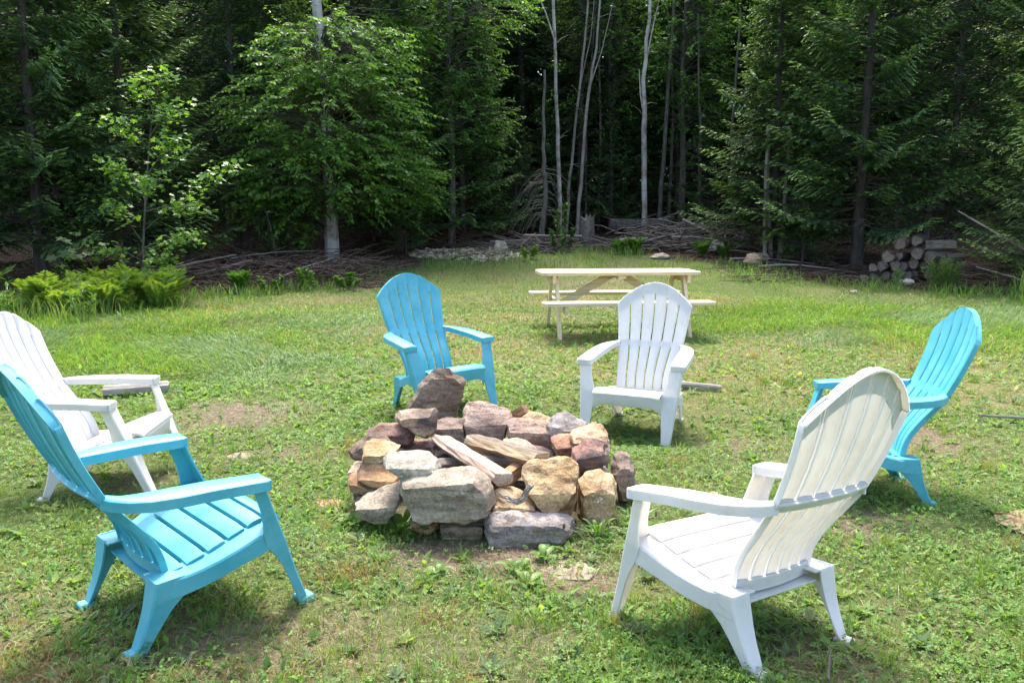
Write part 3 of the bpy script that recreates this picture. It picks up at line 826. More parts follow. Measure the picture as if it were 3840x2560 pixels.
def split_log(name, a, b, prof, mats, seed, label, group='split firewood in the fire pit'):
    """firewood: prof is the cross-section [(side, up)] ; mats = (wood, bark); bark on faces of the section's first edge"""
    a, b = Vector(a), Vector(b)
    rr = random.Random(seed)
    d = (b - a); L = d.length; d.normalize()
    s = d.cross(Vector((0, 0, 1))).normalized(); u = s.cross(d)
    n = 9
    bm = bmesh.new()
    rings = []
    pr = []
    for i in range(len(prof)):
        p0, p1 = Vector(prof[i]), Vector(prof[(i + 1) % len(prof)])
        for q in (0, .33, .66): pr.append((p0.lerp(p1, q), i))
    for k in range(n):
        f = k / (n - 1)
        bend = Vector((rr.uniform(-.003, .003), rr.uniform(-.003, .003)))
        ring = []
        for (p, i) in pr:
            q = p * (1 + .07 * mnoise.noise(Vector((f * 5 + seed, i * 3.1, 0)))) + bend + Vector((rr.uniform(-.003, .003), rr.uniform(-.003, .003)))
            e = rr.uniform(-.006, .006) if k in (0, n - 1) else 0
            ring.append(bm.verts.new(Vector((L * f + e, q.x, q.y))))
        rings.append(ring)
    m_ = len(pr)
    for k in range(n - 1):
        for j in range(m_):
            fc = bm.faces.new((rings[k][j], rings[k][(j + 1) % m_], rings[k + 1][(j + 1) % m_], rings[k + 1][j]))
            fc.material_index = 1 if pr[j][1] in BARK_EDGES else 0
    bm.faces.new(rings[0][::-1]); bm.faces.new(rings[-1])
    bmesh.ops.recalc_face_normals(bm, faces=bm.faces)
    me = bpy.data.meshes.new(name); bm.to_mesh(me); bm.free()
    me.materials.append(mats[0]); me.materials.append(mats[1])
    o = link(name, me, None)
    o.matrix_world = Matrix.Translation(a) @ Matrix((d, s, u)).transposed().to_4x4()
    tag(o, label, 'firewood', group)
    return o
BARK_EDGES = (0, 1)
sec = [(-.062, .030), (.0, .042), (.055, .034), (.062, -.012), (-.05, -.034)]
BARK_EDGES = (4,)
split_log('firewood', (-0.365, 4.13, 0.262), (-0.035, 3.585, 0.232), [(-.050, .016), (.038, .034), (.060, .004), (.02, -.034), (-.045, -.022)], (M['split_pink'], M['ashbark']), 1, 'pale pinkish split log leaning down towards the front of the fire pit')
BARK_EDGES = (0,)
split_log('firewood', (-0.21, 4.19, 0.240), (0.135, 3.70, 0.283), [(-.05, .030), (.025, .036), (.05, .0), (.01, -.036), (-.05, -.012)], (M['split'], M['ashbark']), 2, 'yellow split log with bark on top, right of the pinkish log')
BARK_EDGES = (0, 1, 2, 3, 4)
split_log('firewood', (-0.40, 3.93, 0.165), (0.02, 4.02, 0.172), [(-.05, .03), (.0, .055), (.05, .035), (.055, -.03), (-.05, -.035)], (M['split'], M['ashbark']), 3, 'dark bark covered log lying crosswise beneath the split logs')
BARK_EDGES = (2,)
split_log('firewood', (-0.12, 3.60, 0.165), (0.075, 3.88, 0.215), [(-.03, .03), (.03, .032), (.035, -.02), (-.03, -.03)], (M['red_wood'], M['ashbark']), 4, 'reddish split log beside the ochre boulder')
split_log('firewood', (-0.03, 4.70, 0.215), (0.082, 4.62, 0.315), [(-.022, .022), (.022, .026), (.026, -.02), (-.022, -.022)], (M['red_wood'], M['ashbark']), 5, 'short split stick poking out behind the back rim of the fire pit')
split_log('firewood', (-0.30, 4.16, 0.10), (0.18, 3.84, 0.10), [(-.05, .03), (.0, .05), (.05, .035), (.045, -.03), (-.05, -.035)], (M['split'], M['ashbark']), 6, 'lowest log half hidden under the other firewood')
split_log('firewood', (0.02, 4.22, 0.13), (0.20, 3.80, 0.135), [(-.04, .03), (.0, .045), (.04, .03), (.035, -.03), (-.04, -.03)], (M['split'], M['ashbark']), 7, 'dark log end tucked under the right rim of the fire pit')
split_log('firewood', (-0.42, 4.02, 0.13), (-0.12, 3.70, 0.135), [(-.035, .03), (.03, .038), (.042, -.02), (-.035, -.03)], (M['red_wood'], M['ashbark']), 8, 'brown split log behind the big grey boulder')
# weathered strip of bark and paper hanging on the ochre boulder
rt = MB()
rr = random.Random(5)
base = [(-.055, 3.475, .198), (-.015, 3.455, .188), (.02, 3.44, .178), (.045, 3.435, .19), (.06, 3.44, .225), (.085, 3.45, .245), (.10, 3.455, .23)]
for k in range(7):
    pts = [Vector(p) + Vector((rr.uniform(-.012, .012), rr.uniform(-.008, .008), rr.uniform(-.01, .012))) for p in base[rr.randint(0, 2):rr.randint(5, 7)]]
    rt.tube(pts, [.003 + .002 * rr.random() for _ in pts], 5)
o = rt.build('bark_strip', M['silverwood']); tag(o, 'frayed pale strip of bark caught between the front stones', 'bark')

# ------------------------------------------------------------------ trees
def leaves_np(base, axis_, nrm, L, Wd, col, fold=0.25):
    """kite-shaped leaves with a folded midrib: one quad each"""
    n = len(base)
    side = np.cross(nrm, axis_)
    side /= np.maximum(np.linalg.norm(side, axis=1, keepdims=True), 1e-6)
    L, Wd = L[:, None], Wd[:, None]
    mid = base + axis_ * L * .42
    V = np.stack([base, mid + side * Wd * .5 + nrm * Wd * fold, base + axis_ * L, mid - side * Wd * .5 + nrm * Wd * fold], 1).reshape(-1, 3)
    F = np.arange(n * 4).reshape(n, 4)
    C = np.repeat(col, 4, 0)
    return V, F, C

def unit(v):
    return v / np.maximum(np.linalg.norm(v, axis=-1, keepdims=True), 1e-9)

def fir_meshes(seed, H, zb, R, rad0, dens=1.0, dark=(.044, .095, .034), tip=(.120, .215, .050), droop=.12, dead=20, needle=.088, power=.75):
    rng = np.random.default_rng(seed)
    tr = MB()
    lean = rng.normal(0, .012, 2)
    zs = np.linspace(-.3, H, 9)
    tr.tube([(lean[0] * z, lean[1] * z, z) for z in zs], [max(.012, rad0 * (1 - max(z, 0) / H) ** .8 + (.25 * rad0 if z < 0 else 0)) for z in zs], 8, .06, seed)
    B, A, Nn, LL, CC = [], [], [], [], []
    lm = MB()
    z = zb
    golden = rng.uniform(0, 6)
    while z < H - .1:
        f = (z - zb) / (H - zb)
        nb = rng.integers(4, 7)
        for k in range(nb):
            golden += 2.399 + rng.normal(0, .25)
            az = golden
            L = max(.18, R * (1 - f) ** power * rng.uniform(.65, 1.12))
            zz = z + rng.uniform(-.1, .1)
            d = np.array([math.cos(az), math.sin(az), 0.0])
            roll = rng.normal(0, .32); side = np.array([-d[1] * math.cos(roll), d[0] * math.cos(roll), math.sin(roll)])
            rise = rng.uniform(-.06, .16) + .35 * f
            ts = np.linspace(0, 1, 7)
            P = np.array([[lean[0] * zz, lean[1] * zz, zz]]) + d[None] * (ts * L)[:, None]
            P[:, 2] += rise * L * ts - droop * L * 2.2 * ts * (1 - ts) - droop * L * ts ** 2 * .6 + .10 * L * ts ** 3
            if L > .5:
                lm.tube([tuple(P[0]), tuple(P[2]), tuple(P[4]), tuple(P[6])], [.010 + .004 * L, .008 + .002 * L, .005, .002], 4)
            # side twigs
            step = .085 / dens
            t = .18 + rng.uniform(0, .05)
            sgn = 1
            while t < 1.0:
                p = np.array([np.interp(t, ts, P[:, i]) for i in range(3)])
                tl = min(.48, L * .42) * (1 - t * .72) * rng.uniform(.7, 1.2) * (min(1, t * 3))
                ang = rng.uniform(.75, 1.1)
                td = d * math.cos(ang) + side * math.sin(ang) * sgn
                td = td + np.array([0, 0, rng.uniform(-.38, .08)])
                m_ = max(3, int(tl / (.034 / dens)))
                q = np.linspace(.05, 1.05, m_)
                bp = p[None] + td[None] * (q * tl)[:, None]
                bp[:, 2] -= .10 * tl * q ** 2
                ss = np.cross(td, [0, 0, 1.0]); ss /= np.linalg.norm(ss)
                for s2 in (1, -1):
                    ax = td[None] * .85 + ss[None] * s2 * .50 + rng.normal(0, .15, (m_, 3))
                    B.append(bp); A.append(ax)
                    Nn.append(np.array([[0, 0, 1.0]]) + rng.normal(0, .55, (m_, 3)))
                    LL.append(rng.uniform(.75, 1.25, m_) * needle * (1.15 - .3 * q))
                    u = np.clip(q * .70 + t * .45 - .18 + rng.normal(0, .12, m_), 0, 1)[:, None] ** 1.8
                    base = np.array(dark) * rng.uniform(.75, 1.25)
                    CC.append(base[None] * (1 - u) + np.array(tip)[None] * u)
                sgn *= -1
                t += step / max(L, .3) * rng.uniform(.7, 1.3)
            # needles along the leading tip
            m_ = 6
            q = np.linspace(.8, 1.06, m_)
            bp = np.stack([np.interp(np.minimum(q, 1), ts, P[:, i]) for i in range(3)], 1) + d[None] * (np.maximum(q - 1, 0) * L)[:, None]
            for s2 in (1, -1):
                B.append(bp); A.append(d[None] + side[None] * s2 * .5 + rng.normal(0, .15, (m_, 3)))
                Nn.append(np.array([[0, 0, 1.0]]) + rng.normal(0, .3, (m_, 3))); LL.append(np.full(m_, needle * 1.05))
                CC.append(np.repeat(np.array(tip)[None], m_, 0))
        z += rng.uniform(.20, .34) * (1 - .35 * f)
    B, A, Nn, LL, CC = (np.concatenate(v) for v in (B, A, Nn, LL, CC))
    A = unit(A); Nn = unit(Nn - A * np.sum(A * Nn, 1, keepdims=True))
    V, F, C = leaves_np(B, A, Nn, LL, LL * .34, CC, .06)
    db = MB()
    rr = random.Random(seed)
    for k in range(dead):
        zz = rr.uniform(.5, max(zb, 1.5)); az = rr.uniform(0, 6.28); L = rr.uniform(.4, 1.3)
        p0 = Vector((lean[0] * zz, lean[1] * zz, zz)); dd = Vector((math.cos(az), math.sin(az), rr.uniform(-.35, .25)))
        pts = [p0 + dd * L * q + Vector((rr.uniform(-.04, .04), rr.uniform(-.04, .04), -.18 * L * q * q)) for q in (0, .35, .7, 1)]
        db.tube(pts, [.010, .007, .005, .002], 4)
        for j in range(3):
            q = rr.uniform(.3, .9); b0 = pts[1].lerp(pts[3], q); e = b0 + Vector((rr.uniform(-1, 1), rr.uniform(-1, 1), rr.uniform(-.6, .2))) * .3 * L
            db.tube([b0, e], [.004, .0015], 3)
    out_ = {'trunk': tr.mesh('trunk', M['firbark']), 'crown': np_mesh('crown', V, F, M['needle'], C)}
    if lm.v: out_['limbs'] = lm.mesh('limbs', M['firbark'])
    if dead: out_['dead_branches'] = db.mesh('dead_branches', M['deadwood'])
    return out_

def plant_tree(name, meshes, x, y, rot, sc, label, cat='tree', group=None, dz=0.0, sz=None):
    r = empty(name, (x, y, gz(x, y) + dz), (0, 0, rot))
    s = sc if isinstance(sc, tuple) else (sc, sc, sc)
    r.scale = s
    for n, me in meshes.items():
        o = link(n, me, r)
        if n in ('limbs', 'dead_branches'): o['kind'] = 'stuff'
    return tag(r, label, cat, group)

FIR_A = fir_meshes(1, 8.5, .6, 2.1, .11, 1.65, dead=6, tip=(.185, .310, .075))             # edge fir, boughs almost to the ground
FIR_B = fir_meshes(2, 9.0, .95, 2.3, .12, 1.55, dark=(.046, .10, .038), tip=(.180, .305, .082), dead=8)
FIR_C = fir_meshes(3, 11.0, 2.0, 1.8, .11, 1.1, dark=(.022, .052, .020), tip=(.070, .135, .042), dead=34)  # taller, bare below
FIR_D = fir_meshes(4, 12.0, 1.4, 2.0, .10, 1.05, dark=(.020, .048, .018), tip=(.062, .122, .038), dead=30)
FIR_Y = fir_meshes(6, 4.2, .5, 1.3, .05, 1.25, dark=(.032, .075, .024), tip=(.115, .22, .048), dead=3)

# leafy trees ---------------------------------------------------------
def leafy_meshes(seed, trunk_pts, trunk_r, blobs, n_spray, leaf=(.085, .05), cols=((.045, .115, .018), (.105, .215, .035)), bark='greybark', per=11, spray=.45, droop=.45, limbs=True, flat=0.6):
    """trunk polyline, crown made of sprays of single leaves filling the ellipsoids in blobs [(c, r, weight)]"""
    rng = np.random.default_rng(seed)
    tr = MB()
    tr.tube(trunk_pts, trunk_r, 9, .05, seed)
    w = np.array([b[2] for b in blobs], float); w /= w.sum()
    tp = np.array(trunk_pts, float)
    lm = MB()
    B, A, Nn, LL, CC = [], [], [], [], []
    for i in range(n_spray):
        b = blobs[rng.choice(len(blobs), p=w)]
        dirv = unit(rng.normal(0, 1, 3)); rr_ = rng.uniform(.25, 1.0) ** .45
        c = np.array(b[0]) + dirv * np.array(b[1]) * rr_
        ax0 = np.array([np.interp(c[2], tp[:, 2], tp[:, 0]), np.interp(c[2], tp[:, 2], tp[:, 1]), c[2] - .3])
        od = c - ax0; od[2] *= .3; od = unit(od + rng.normal(0, .35, 3))
        od[2] -= droop * rng.uniform(.0, .8); od = unit(od)
        sl = spray * rng.uniform(.6, 1.3)
        q = np.linspace(0, 1, per)
        P = c[None] + od[None] * (q * sl)[:, None]; P[:, 2] -= .12 * sl * q ** 2
        sd = unit(np.cross(od, [0, 0, 1.0]))
        sg = np.where(np.arange(per) % 2 == 0, 1.0, -1.0)[:, None]
        ax = od[None] * .7 + sd[None] * sg * .8 + rng.normal(0, .3, (per, 3)); ax[:, 2] -= droop
        nn_ = np.array([[0, 0, 1.0]]) + rng.normal(0, 1 - flat, (per, 3))
        B.append(P); A.append(ax); Nn.append(nn_)
        LL.append(rng.uniform(.7, 1.25, per) * leaf[0])
        k = rng.uniform(0, 1) ** 1.3
        cc = np.array(cols[0]) * (1 - k) + np.array(cols[1]) * k
        CC.append(np.clip(cc[None] * rng.uniform(.75, 1.25, (per, 1)), 0, 1))
        if limbs and i % 3 == 0:
            m_ = (ax0 + c) / 2 + np.array([0, 0, .15])
            j = rng.uniform(.75, .95)
            lm.tube([tuple(ax0), tuple(m_), tuple(c * j + m_ * (1 - j)), tuple(c + od * sl)], [.012, .009, .006, .002], 4)
    B, A, Nn, LL, CC = (np.concatenate(v) for v in (B, A, Nn, LL, CC))
    A = unit(A); Nn = unit(Nn - A * np.sum(A * Nn, 1, keepdims=True))
    V, F, C = leaves_np(B, A, Nn, LL, LL * leaf[1] / leaf[0], CC, .12)
    out_ = {'trunk': tr.mesh('trunk', M[bark]), 'crown': np_mesh('crown', V, F, M['broadleaf'], C)}
    if lm.v: out_['limbs'] = lm.mesh('limbs', M['greybark'])
    return out_

def maple_leaf_mesh(name, centers, seed, size=.13, cols=((.07, .17, .022), (.16, .31, .05))):
    """five-pointed leaves"""
    rng = np.random.default_rng(seed)
    ang = np.array([0, 28, 50, 78, 105, 140, 180, 220, 255, 282, 310, 332]) * math.pi / 180
    rr_ = np.array([1.0, .52, .86, .45, .62, .32, .25, .32, .62, .45, .86, .52])
    n = len(centers)
    ax = unit(rng.normal(0, 1, (n, 3)) * [1, 1, .25] + [0, 0, -.35])
    nr = unit(np.array([[0, -.25, 1.0]]) + rng.normal(0, .35, (n, 3)))
    nr = unit(nr - ax * np.sum(ax * nr, 1, keepdims=True))
    sd = np.cross(nr, ax)
    s = size * rng.uniform(.6, 1.2, (n, 1, 1))
    V = centers[:, None, :] + s * (ax[:, None, :] * (np.cos(ang) * rr_)[None, :, None] + sd[:, None, :] * (np.sin(ang) * rr_)[None, :, None] + nr[:, None, :] * (.18 * np.abs(np.sin(ang)) * rr_)[None, :, None])
    V = np.concatenate([centers[:, None, :], V], 1)
    idx = np.arange(n)[:, None, None] * 13
    tri = np.array([[0, 1 + k, 1 + (k + 1) % 12] for k in range(12)])[None]
    F = (tri + idx).reshape(-1, 3)
    k = rng.uniform(0, 1, (n, 1))
    C = np.repeat(np.array(cols[0])[None] * (1 - k) + np.array(cols[1])[None] * k, 13, 0)
    return np_mesh(name, V.reshape(-1, 3), F, M['broadleaf'], C)

def thin_trunk(name, pts, r0, r1, mat, label, cat='tree', group=None, forks=(), seed=0, leaf_n=0, twigs=0):
    """slender stem with forks; parts trunk, fork, crown"""
    base = Vector(pts[0])
    r = empty(name, base)
    P = [Vector(p) - base for p in pts]
    mb = MB()
    fine = []
    rr = random.Random(seed)
    for i in range(len(P) - 1):
        for q in (0, .25, .5, .75):
            fine.append(P[i].lerp(P[i + 1], q) + Vector((rr.uniform(-.02, .02), rr.uniform(-.02, .02), 0)) * (1 if i + q > 0 else 0))
    fine.append(P[-1])
    n = len(fine)
    mb.tube([fine[0] - Vector((0, 0, .5))] + fine, [r0 * 1.25] + [r0 + (r1 - r0) * i / (n - 1) for i in range(n)], 8, .07, seed)
    mb.build('trunk', mat, r)
    for f in forks:
        fb = MB(); fp = [Vector(p) - base for p in f]
        fb.tube(fp, [r1 * .85 - r1 * .5 * i / (len(fp) - 1) for i in range(len(fp))], 6, .05, seed + 1); fb.build('fork', mat, r)
    if twigs:
        tb = MB()
        for k in range(twigs):
            q = rr.uniform(.25, .98); p0 = fine[int(q * (n - 1))]
            d = Vector((rr.uniform(-1, 1), rr.uniform(-1, 1), rr.uniform(-.1, .7))); L = rr.uniform(.25, .8)
            tb.tube([p0, p0 + d * L * .5 + Vector((0, 0, .05)), p0 + d * L], [.008, .005, .002], 4)
        tb.build('twigs', mat, r)['kind'] = 'stuff'
    if leaf_n:
        rng = np.random.default_rng(seed)
        zt = P[-1].z
        q = rng.uniform(.35, 1.15, leaf_n)
        ctr = np.stack([np.interp(q * zt, [p.z for p in fine], [p[i] for p in fine]) if i < 2 else q * zt for i in range(3)], 1)
        off = unit(rng.normal(0, 1, (leaf_n, 3))) * rng.uniform(.15, .9, (leaf_n, 1)) * [1, 1, .5]
        cl = ctr + off
        # leaves gathered in small bunches
        pick = rng.integers(0, max(1, leaf_n // 14), leaf_n)
        cl = cl[pick] + rng.normal(0, .10, (leaf_n, 3))
        ax = unit(rng.normal(0, 1, (leaf_n, 3)) + [0, 0, -.6]); nr = unit(rng.normal(0, .6, (leaf_n, 3)) + [0, 0, 1]); nr = unit(nr - ax * np.sum(ax * nr, 1, keepdims=True))
        L = rng.uniform(.05, .085, leaf_n)
        k = rng.uniform(0, 1, (leaf_n, 1))
        V, F, C = leaves_np(cl, ax, nr, L, L * .6, np.array([[.05, .12, .02]]) * (1 - k) + np.array([[.11, .22, .04]]) * k)
        link('crown', np_mesh('crown', V, F, M['broadleaf'], C), r)
    return tag(r, label, cat, group)

# left edge of the wood: dark layered firs
EDGE = 'firs along the edge of the clearing'
plant_tree('fir_tree', FIR_A, -10.4, 15.2, .3, 1.05, 'dark layered fir at the left border of the picture', group=EDGE)
plant_tree('fir_tree', FIR_B, -8.9, 15.6, 1.9, 1.0, 'dark fir with a grey trunk behind the fern bed', group=EDGE)
plant_tree('fir_tree', FIR_A, -7.75, 16.8, 4.0, 1.08, 'dark fir behind the maple sapling', group=EDGE)
plant_tree('fir_tree', FIR_B, -9.9, 18.4, 3.3, 1.15, 'tall dark fir behind the leftmost firs', group=EDGE)
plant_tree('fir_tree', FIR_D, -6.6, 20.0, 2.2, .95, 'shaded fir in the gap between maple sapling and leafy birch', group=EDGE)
plant_tree('fir_tree', FIR_Y, -4.9, 18.3, .9, .62, 'small fir with low boughs left of the birch trunk', group=EDGE)
plant_tree('fir_tree', FIR_B, -2.75, 20.3, 5.2, .80, 'fir with a bare lower trunk right of the leafy birch', group=EDGE)
plant_tree('fir_tree', FIR_A, -1.3, 22.0, 2.6, .9, 'soft dark fir between the leafy birch and the thin birches', group=EDGE)
plant_tree('fir_tree', FIR_Y, -2.5, 19.6, 2.8, .48, 'little fir at the foot of the bare trunk right of the birch', group=EDGE)
# right side firs
plant_tree('fir_tree', FIR_B, 7.45, 17.9, 1.2, 1.05, 'broad green fir behind the log pile', group=EDGE)
plant_tree('fir_tree', FIR_A, 6.1, 19.4, 2.9, .95, 'green fir left of the broad fir on the right', group=EDGE)
plant_tree('fir_tree', FIR_D, 9.25, 17.6, .4, .82, 'slender fir with dead lower branches right of the log pile', group=EDGE)
plant_tree('fir_tree', FIR_A, 9.5, 14.2, 3.6, .82, 'yellow green fir at the right border of the picture', group=EDGE)
plant_tree('fir_tree', FIR_Y, 6.35, 18.1, 5.0, .55, 'young fir standing on the litter left of the log pile', group=EDGE)
plant_tree('fir_tree', FIR_B, 10.9, 17.4, 5.5, 1.1, 'dark fir behind the yellow green fir at the right', group=EDGE)
plant_tree('fir_tree', FIR_Y, 2.9, 24.3, 1.0, .8, 'small shaded fir between the thin birches', group=EDGE)
plant_tree('fir_tree', FIR_Y, 0.1, 23.6, 4.0, .8, 'small shaded fir left of the thin birches', group=EDGE)

for j, (x, y, s_, lab) in enumerate([(2.0, 26.0, 1.0, 'shaded young fir behind the leaning pale stems'), (5.2, 22.9, .75, 'shaded young fir right of the whitest thin birch'), (-.6, 22.6, .62, 'shaded young fir left of the dead conifer'), (-3.7, 22.3, .8, 'shaded young fir behind the white birch trunk'), (-7.3, 18.6, .8, 'young fir in the dark gap right of the maple sapling'), (8.3, 19.6, .9, 'young fir in the dark behind the log pile'), (.9, 24.4, .9, 'shaded young fir behind the leftmost thin birch'), (4.0, 25.6, 1.0, 'shaded young fir behind the whitest thin birch')]):
    plant_tree('fir_tree', FIR_Y, x, y, 1.7 * j, s_, lab, group=EDGE)

# the leafy birch
bt = [(0, 0, -.4), (.02, 0, .3), (0, 0, 1.5), (-.04, .02, 3.0), (-.10, .03, 4.5), (-.16, .02, 5.7), (-.22, 0, 7.2), (-.25, 0, 8.6)]
BIRCH = leafy_meshes(21, bt, [.20, .165, .135, .125, .115, .105, .09, .05],
    [((.1, -.7, 2.0), (2.2, 1.4, .9), 1.5), ((.1, -.8, 3.2), (2.1, 1.4, 1.1), 1.6), ((.25, -.6, 4.4), (1.6, 1.2, .9), 1.1), ((-.9, -.2, 1.3), (1.2, 1.0, .7), .5), ((1.3, -.2, 1.8), (1.2, .9, .8), .55), ((-.6, 1.2, 7.2), (1.5, 1.0, 1.0), .4), ((1.2, .9, 5.2), (1.0, .7, .6), .3)],
    1900, (.108, .066), ((.080, .185, .034), (.190, .350, .066)), 'birch', 12, .55, .42)
plant_tree('birch_tree', BIRCH, -4.14, 19.0, 0, 1.0, 'birch with white trunk and broad bright green leafy crown')
# second leafy tree to its right, and one at upper right of centre, one upper left
LEAFY2 = leafy_meshes(22, [(0, 0, -.3), (.05, 0, 2), (0, .1, 4.5), (.1, 0, 7.5)], [.10, .085, .06, .03],
    [((-.2, 0, 4.6), (1.4, 1.2, 1.2), 1), ((.3, -.2, 6.0), (1.7, 1.2, 1.2), 1), ((.2, -.3, 3.2), (1.2, .9, .9), .6), ((0, 0, 7.6), (1.4, 1.2, .9), .7)], 800, (.098, .058), ((.070, .170, .034), (.155, .30, .060)), 'greybark', 12, .5, .4)
plant_tree('leafy_tree', LEAFY2, -1.55, 21.2, .4, 1.0, 'leafy green tree just right of the white trunked birch', group='leafy trees among the firs')
plant_tree('leafy_tree', LEAFY2, -6.3, 21.8, 2.4, 1.05, 'light leafy tree high between the left firs and the birch', group='leafy trees among the firs')
plant_tree('leafy_tree', LEAFY2, 5.0, 24.6, 1.3, 1.05, 'hazy leafy tree high right of the thin birches', group='leafy trees among the firs')
plant_tree('leafy_tree', LEAFY2, 3.1, 26.0, 3.5, 1.1, 'leafy tree high behind the whitest thin birch', group='leafy trees among the firs')
plant_tree('leafy_tree', LEAFY2, 7.7, 22.0, 5.0, 1.15, 'leafy tree high behind the broad fir on the right', group='leafy trees among the firs')

# maple sapling on the left, its own large leaves on wand-like branches
mp = empty('maple_sapling', (-6.1, 13.6, gz(-6.1, 13.6)))
tag(mp, 'sunlit maple sapling with pale toothed leaves before the left firs', 'tree')
mb = MB(); mb.tube([(0, 0, -.2), (.02, .05, .8), (.10, .1, 1.7), (.22, .12, 2.6), (.34, .15, 3.3)], [.022, .018, .014, .009, .005], 7); mb.build('trunk', M['greybark'], mp)
rng = np.random.default_rng(77)
br = [((.02, .05, .8), (.9, -.1, 1.0), 60), ((.02, .05, .9), (-.35, -.3, 1.55), 45), ((.05, .1, 1.1), (1.55, -.1, 2.15), 75), ((.08, .1, 1.4), (1.15, -.4, 1.45), 65), ((.1, .1, 1.7), (-.45, -.1, 2.2), 60), ((.15, .1, 2.0), (.75, 0, 2.55), 60),
      ((.2, .12, 2.4), (-.25, -.2, 2.85), 50), ((.22, .12, 2.6), (.75, 0, 3.1), 50), ((.3, .15, 3.0), (.05, 0, 3.45), 40), ((.34, .15, 3.2), (.5, .1, 3.6), 40), ((.0, 0, .5), (.6, -.35, .65), 45), ((.1, .1, 1.5), (.5, -.6, 1.9), 50), ((.0, .0, .6), (-.5, -.2, .8), 30)]
mb = MB(); cs = []
for a_, b_, n_ in br:
    a_, b_ = np.array(a_), np.array(b_)
    mb.tube([tuple(a_), tuple((a_ + b_) / 2 + np.array([0, 0, .08])), tuple(b_)], [.010, .007, .003], 5)
    q = rng.uniform(.3, 1.03, n_) ** .7
    n_ = int(n_ * 2.2); q = rng.uniform(.3, 1.03, n_) ** .7
    cs.append(a_[None] + (b_ - a_)[None] * q[:, None] + rng.normal(0, 1, (n_, 3)) * [.13, .13, .075])
mb.build('limbs', M['greybark'], mp)['kind'] = 'stuff'
link('crown', maple_leaf_mesh('crown', np.concatenate(cs), 5, .076, ((.085, .20, .035), (.20, .36, .08))), mp)
# two low maple shoots by the birch
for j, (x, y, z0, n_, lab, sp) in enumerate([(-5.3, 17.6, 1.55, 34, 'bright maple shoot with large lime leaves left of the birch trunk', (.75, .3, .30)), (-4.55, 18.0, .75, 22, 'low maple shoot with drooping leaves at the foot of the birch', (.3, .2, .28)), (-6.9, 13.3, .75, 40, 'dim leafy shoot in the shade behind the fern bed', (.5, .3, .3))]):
    r = empty('maple_shoot', (x, y, gz(x, y))); tag(r, lab, 'sapling', 'maple shoots under the trees')
    mb = MB(); mb.tube([(.3, .2, -.1), (.15, .1, z0 * .6), (0, 0, z0)], [.012, .009, .005], 5); mb.build('stem', M['greybark'], r)
    c = rng.normal(0, .5, (n_, 3)) * sp; c[:, 2] += z0 - .25 * np.abs(c[:, 0])
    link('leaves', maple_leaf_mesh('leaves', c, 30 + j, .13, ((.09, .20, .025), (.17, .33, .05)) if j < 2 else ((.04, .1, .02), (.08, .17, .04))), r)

# thin birches and stems in the middle
TH = 'thin birch stems in the middle of the forest edge'
thin_trunk('birch_tree', [(3.66, 23, .95), (3.60, 23, 3.76), (3.55, 23, 5.1), (3.70, 23.1, 7.2), (3.8, 23, 9.0)], .082, .03, M['birch'], 'whitest thin birch rising from the brush heap right of the stump', group=TH, forks=[[(3.57, 23, 4.2), (3.46, 22.95, 4.7), (3.42, 22.95, 5.35)], [(3.56, 23, 5.3), (3.75, 23.1, 6.3), (3.98, 23.1, 7.4)]], seed=1, leaf_n=420, twigs=8)
thin_trunk('birch_tree', [(1.35, 23, .9), (1.28, 23, 2.6), (1.23, 23, 3.8), (1.16, 23, 6.0), (1.09, 23, 7.3), (1.0, 23, 9)], .062, .032, M['birch'], 'white thin birch, leftmost of the slender stems left of the stump', group=TH, forks=[[(1.15, 23, 6.1), (.9, 23, 6.8), (.55, 23, 7.6)]], seed=2, leaf_n=160, twigs=6)
thin_trunk('birch_tree', [(1.58, 24, .95), (1.66, 24, 2.6), (1.78, 24, 3.9), (1.98, 24, 5.8), (2.12, 24, 7.4), (2.2, 24, 9)], .048, .022, M['birch_thin'], 'leaning pale stem, second of the slender stems left of the stump', group=TH, forks=[[(1.9, 24, 5.0), (2.2, 24, 6.4), (2.3, 24, 7.6)]], seed=3, leaf_n=200, twigs=6)
thin_trunk('birch_tree', [(1.84, 23.5, .9), (1.95, 23.5, 2.8), (2.12, 23.5, 4.9), (2.30, 23.5, 6.0), (2.42, 23.5, 7.6)], .056, .025, M['birch_thin'], 'forked pale stem leaning right behind the broken stump', group=TH, forks=[[(2.15, 23.5, 5.0), (2.45, 23.5, 5.9), (2.75, 23.5, 7.2)]], seed=4, leaf_n=120, twigs=6)
thin_trunk('birch_tree', [(4.22, 24, .95), (4.30, 24, 2.8), (4.41, 24, 5.1), (4.5, 24, 7.5)], .07, .04, M['greybark'], 'grey stem right of the whitest thin birch', group=TH, seed=5, leaf_n=260, twigs=8)
thin_trunk('dead_tree', [(.74, 21, .75), (.80, 21, 1.5), (.85, 21, 1.9), (.80, 21, 2.6), (.78, 21, 3.6), (.80, 21, 5)], .085, .03, M['greybark'], 'dead conifer with drooping bare branches left of the thin birches', group=TH, seed=6)
dt = MB(); rr = random.Random(3)
for k in range(46):
    z = rr.uniform(.9, 2.4); s_ = rr.choice((-1, -1, -1, 1)); L = rr.uniform(.35, 1.0)
    p0 = Vector((.80, 21, .75 + z * .8)); d = Vector((s_ * rr.uniform(.4, 1), rr.uniform(-.6, .4), 0))
    dt.tube([p0, p0 + d * L * .4 - Vector((0, 0, .05)), p0 + d * L * .8 - Vector((0, 0, .45 * L)), p0 + d * L - Vector((0, 0, .95 * L))], [.009, .006, .004, .002], 4)
dead_tree = [o for o in bpy.data.objects if o.name == 'dead_tree'][0]
o = dt.build('dead_branches', M['deadwood'], dead_tree); o['kind'] = 'stuff'; o.location = -dead_tree.location
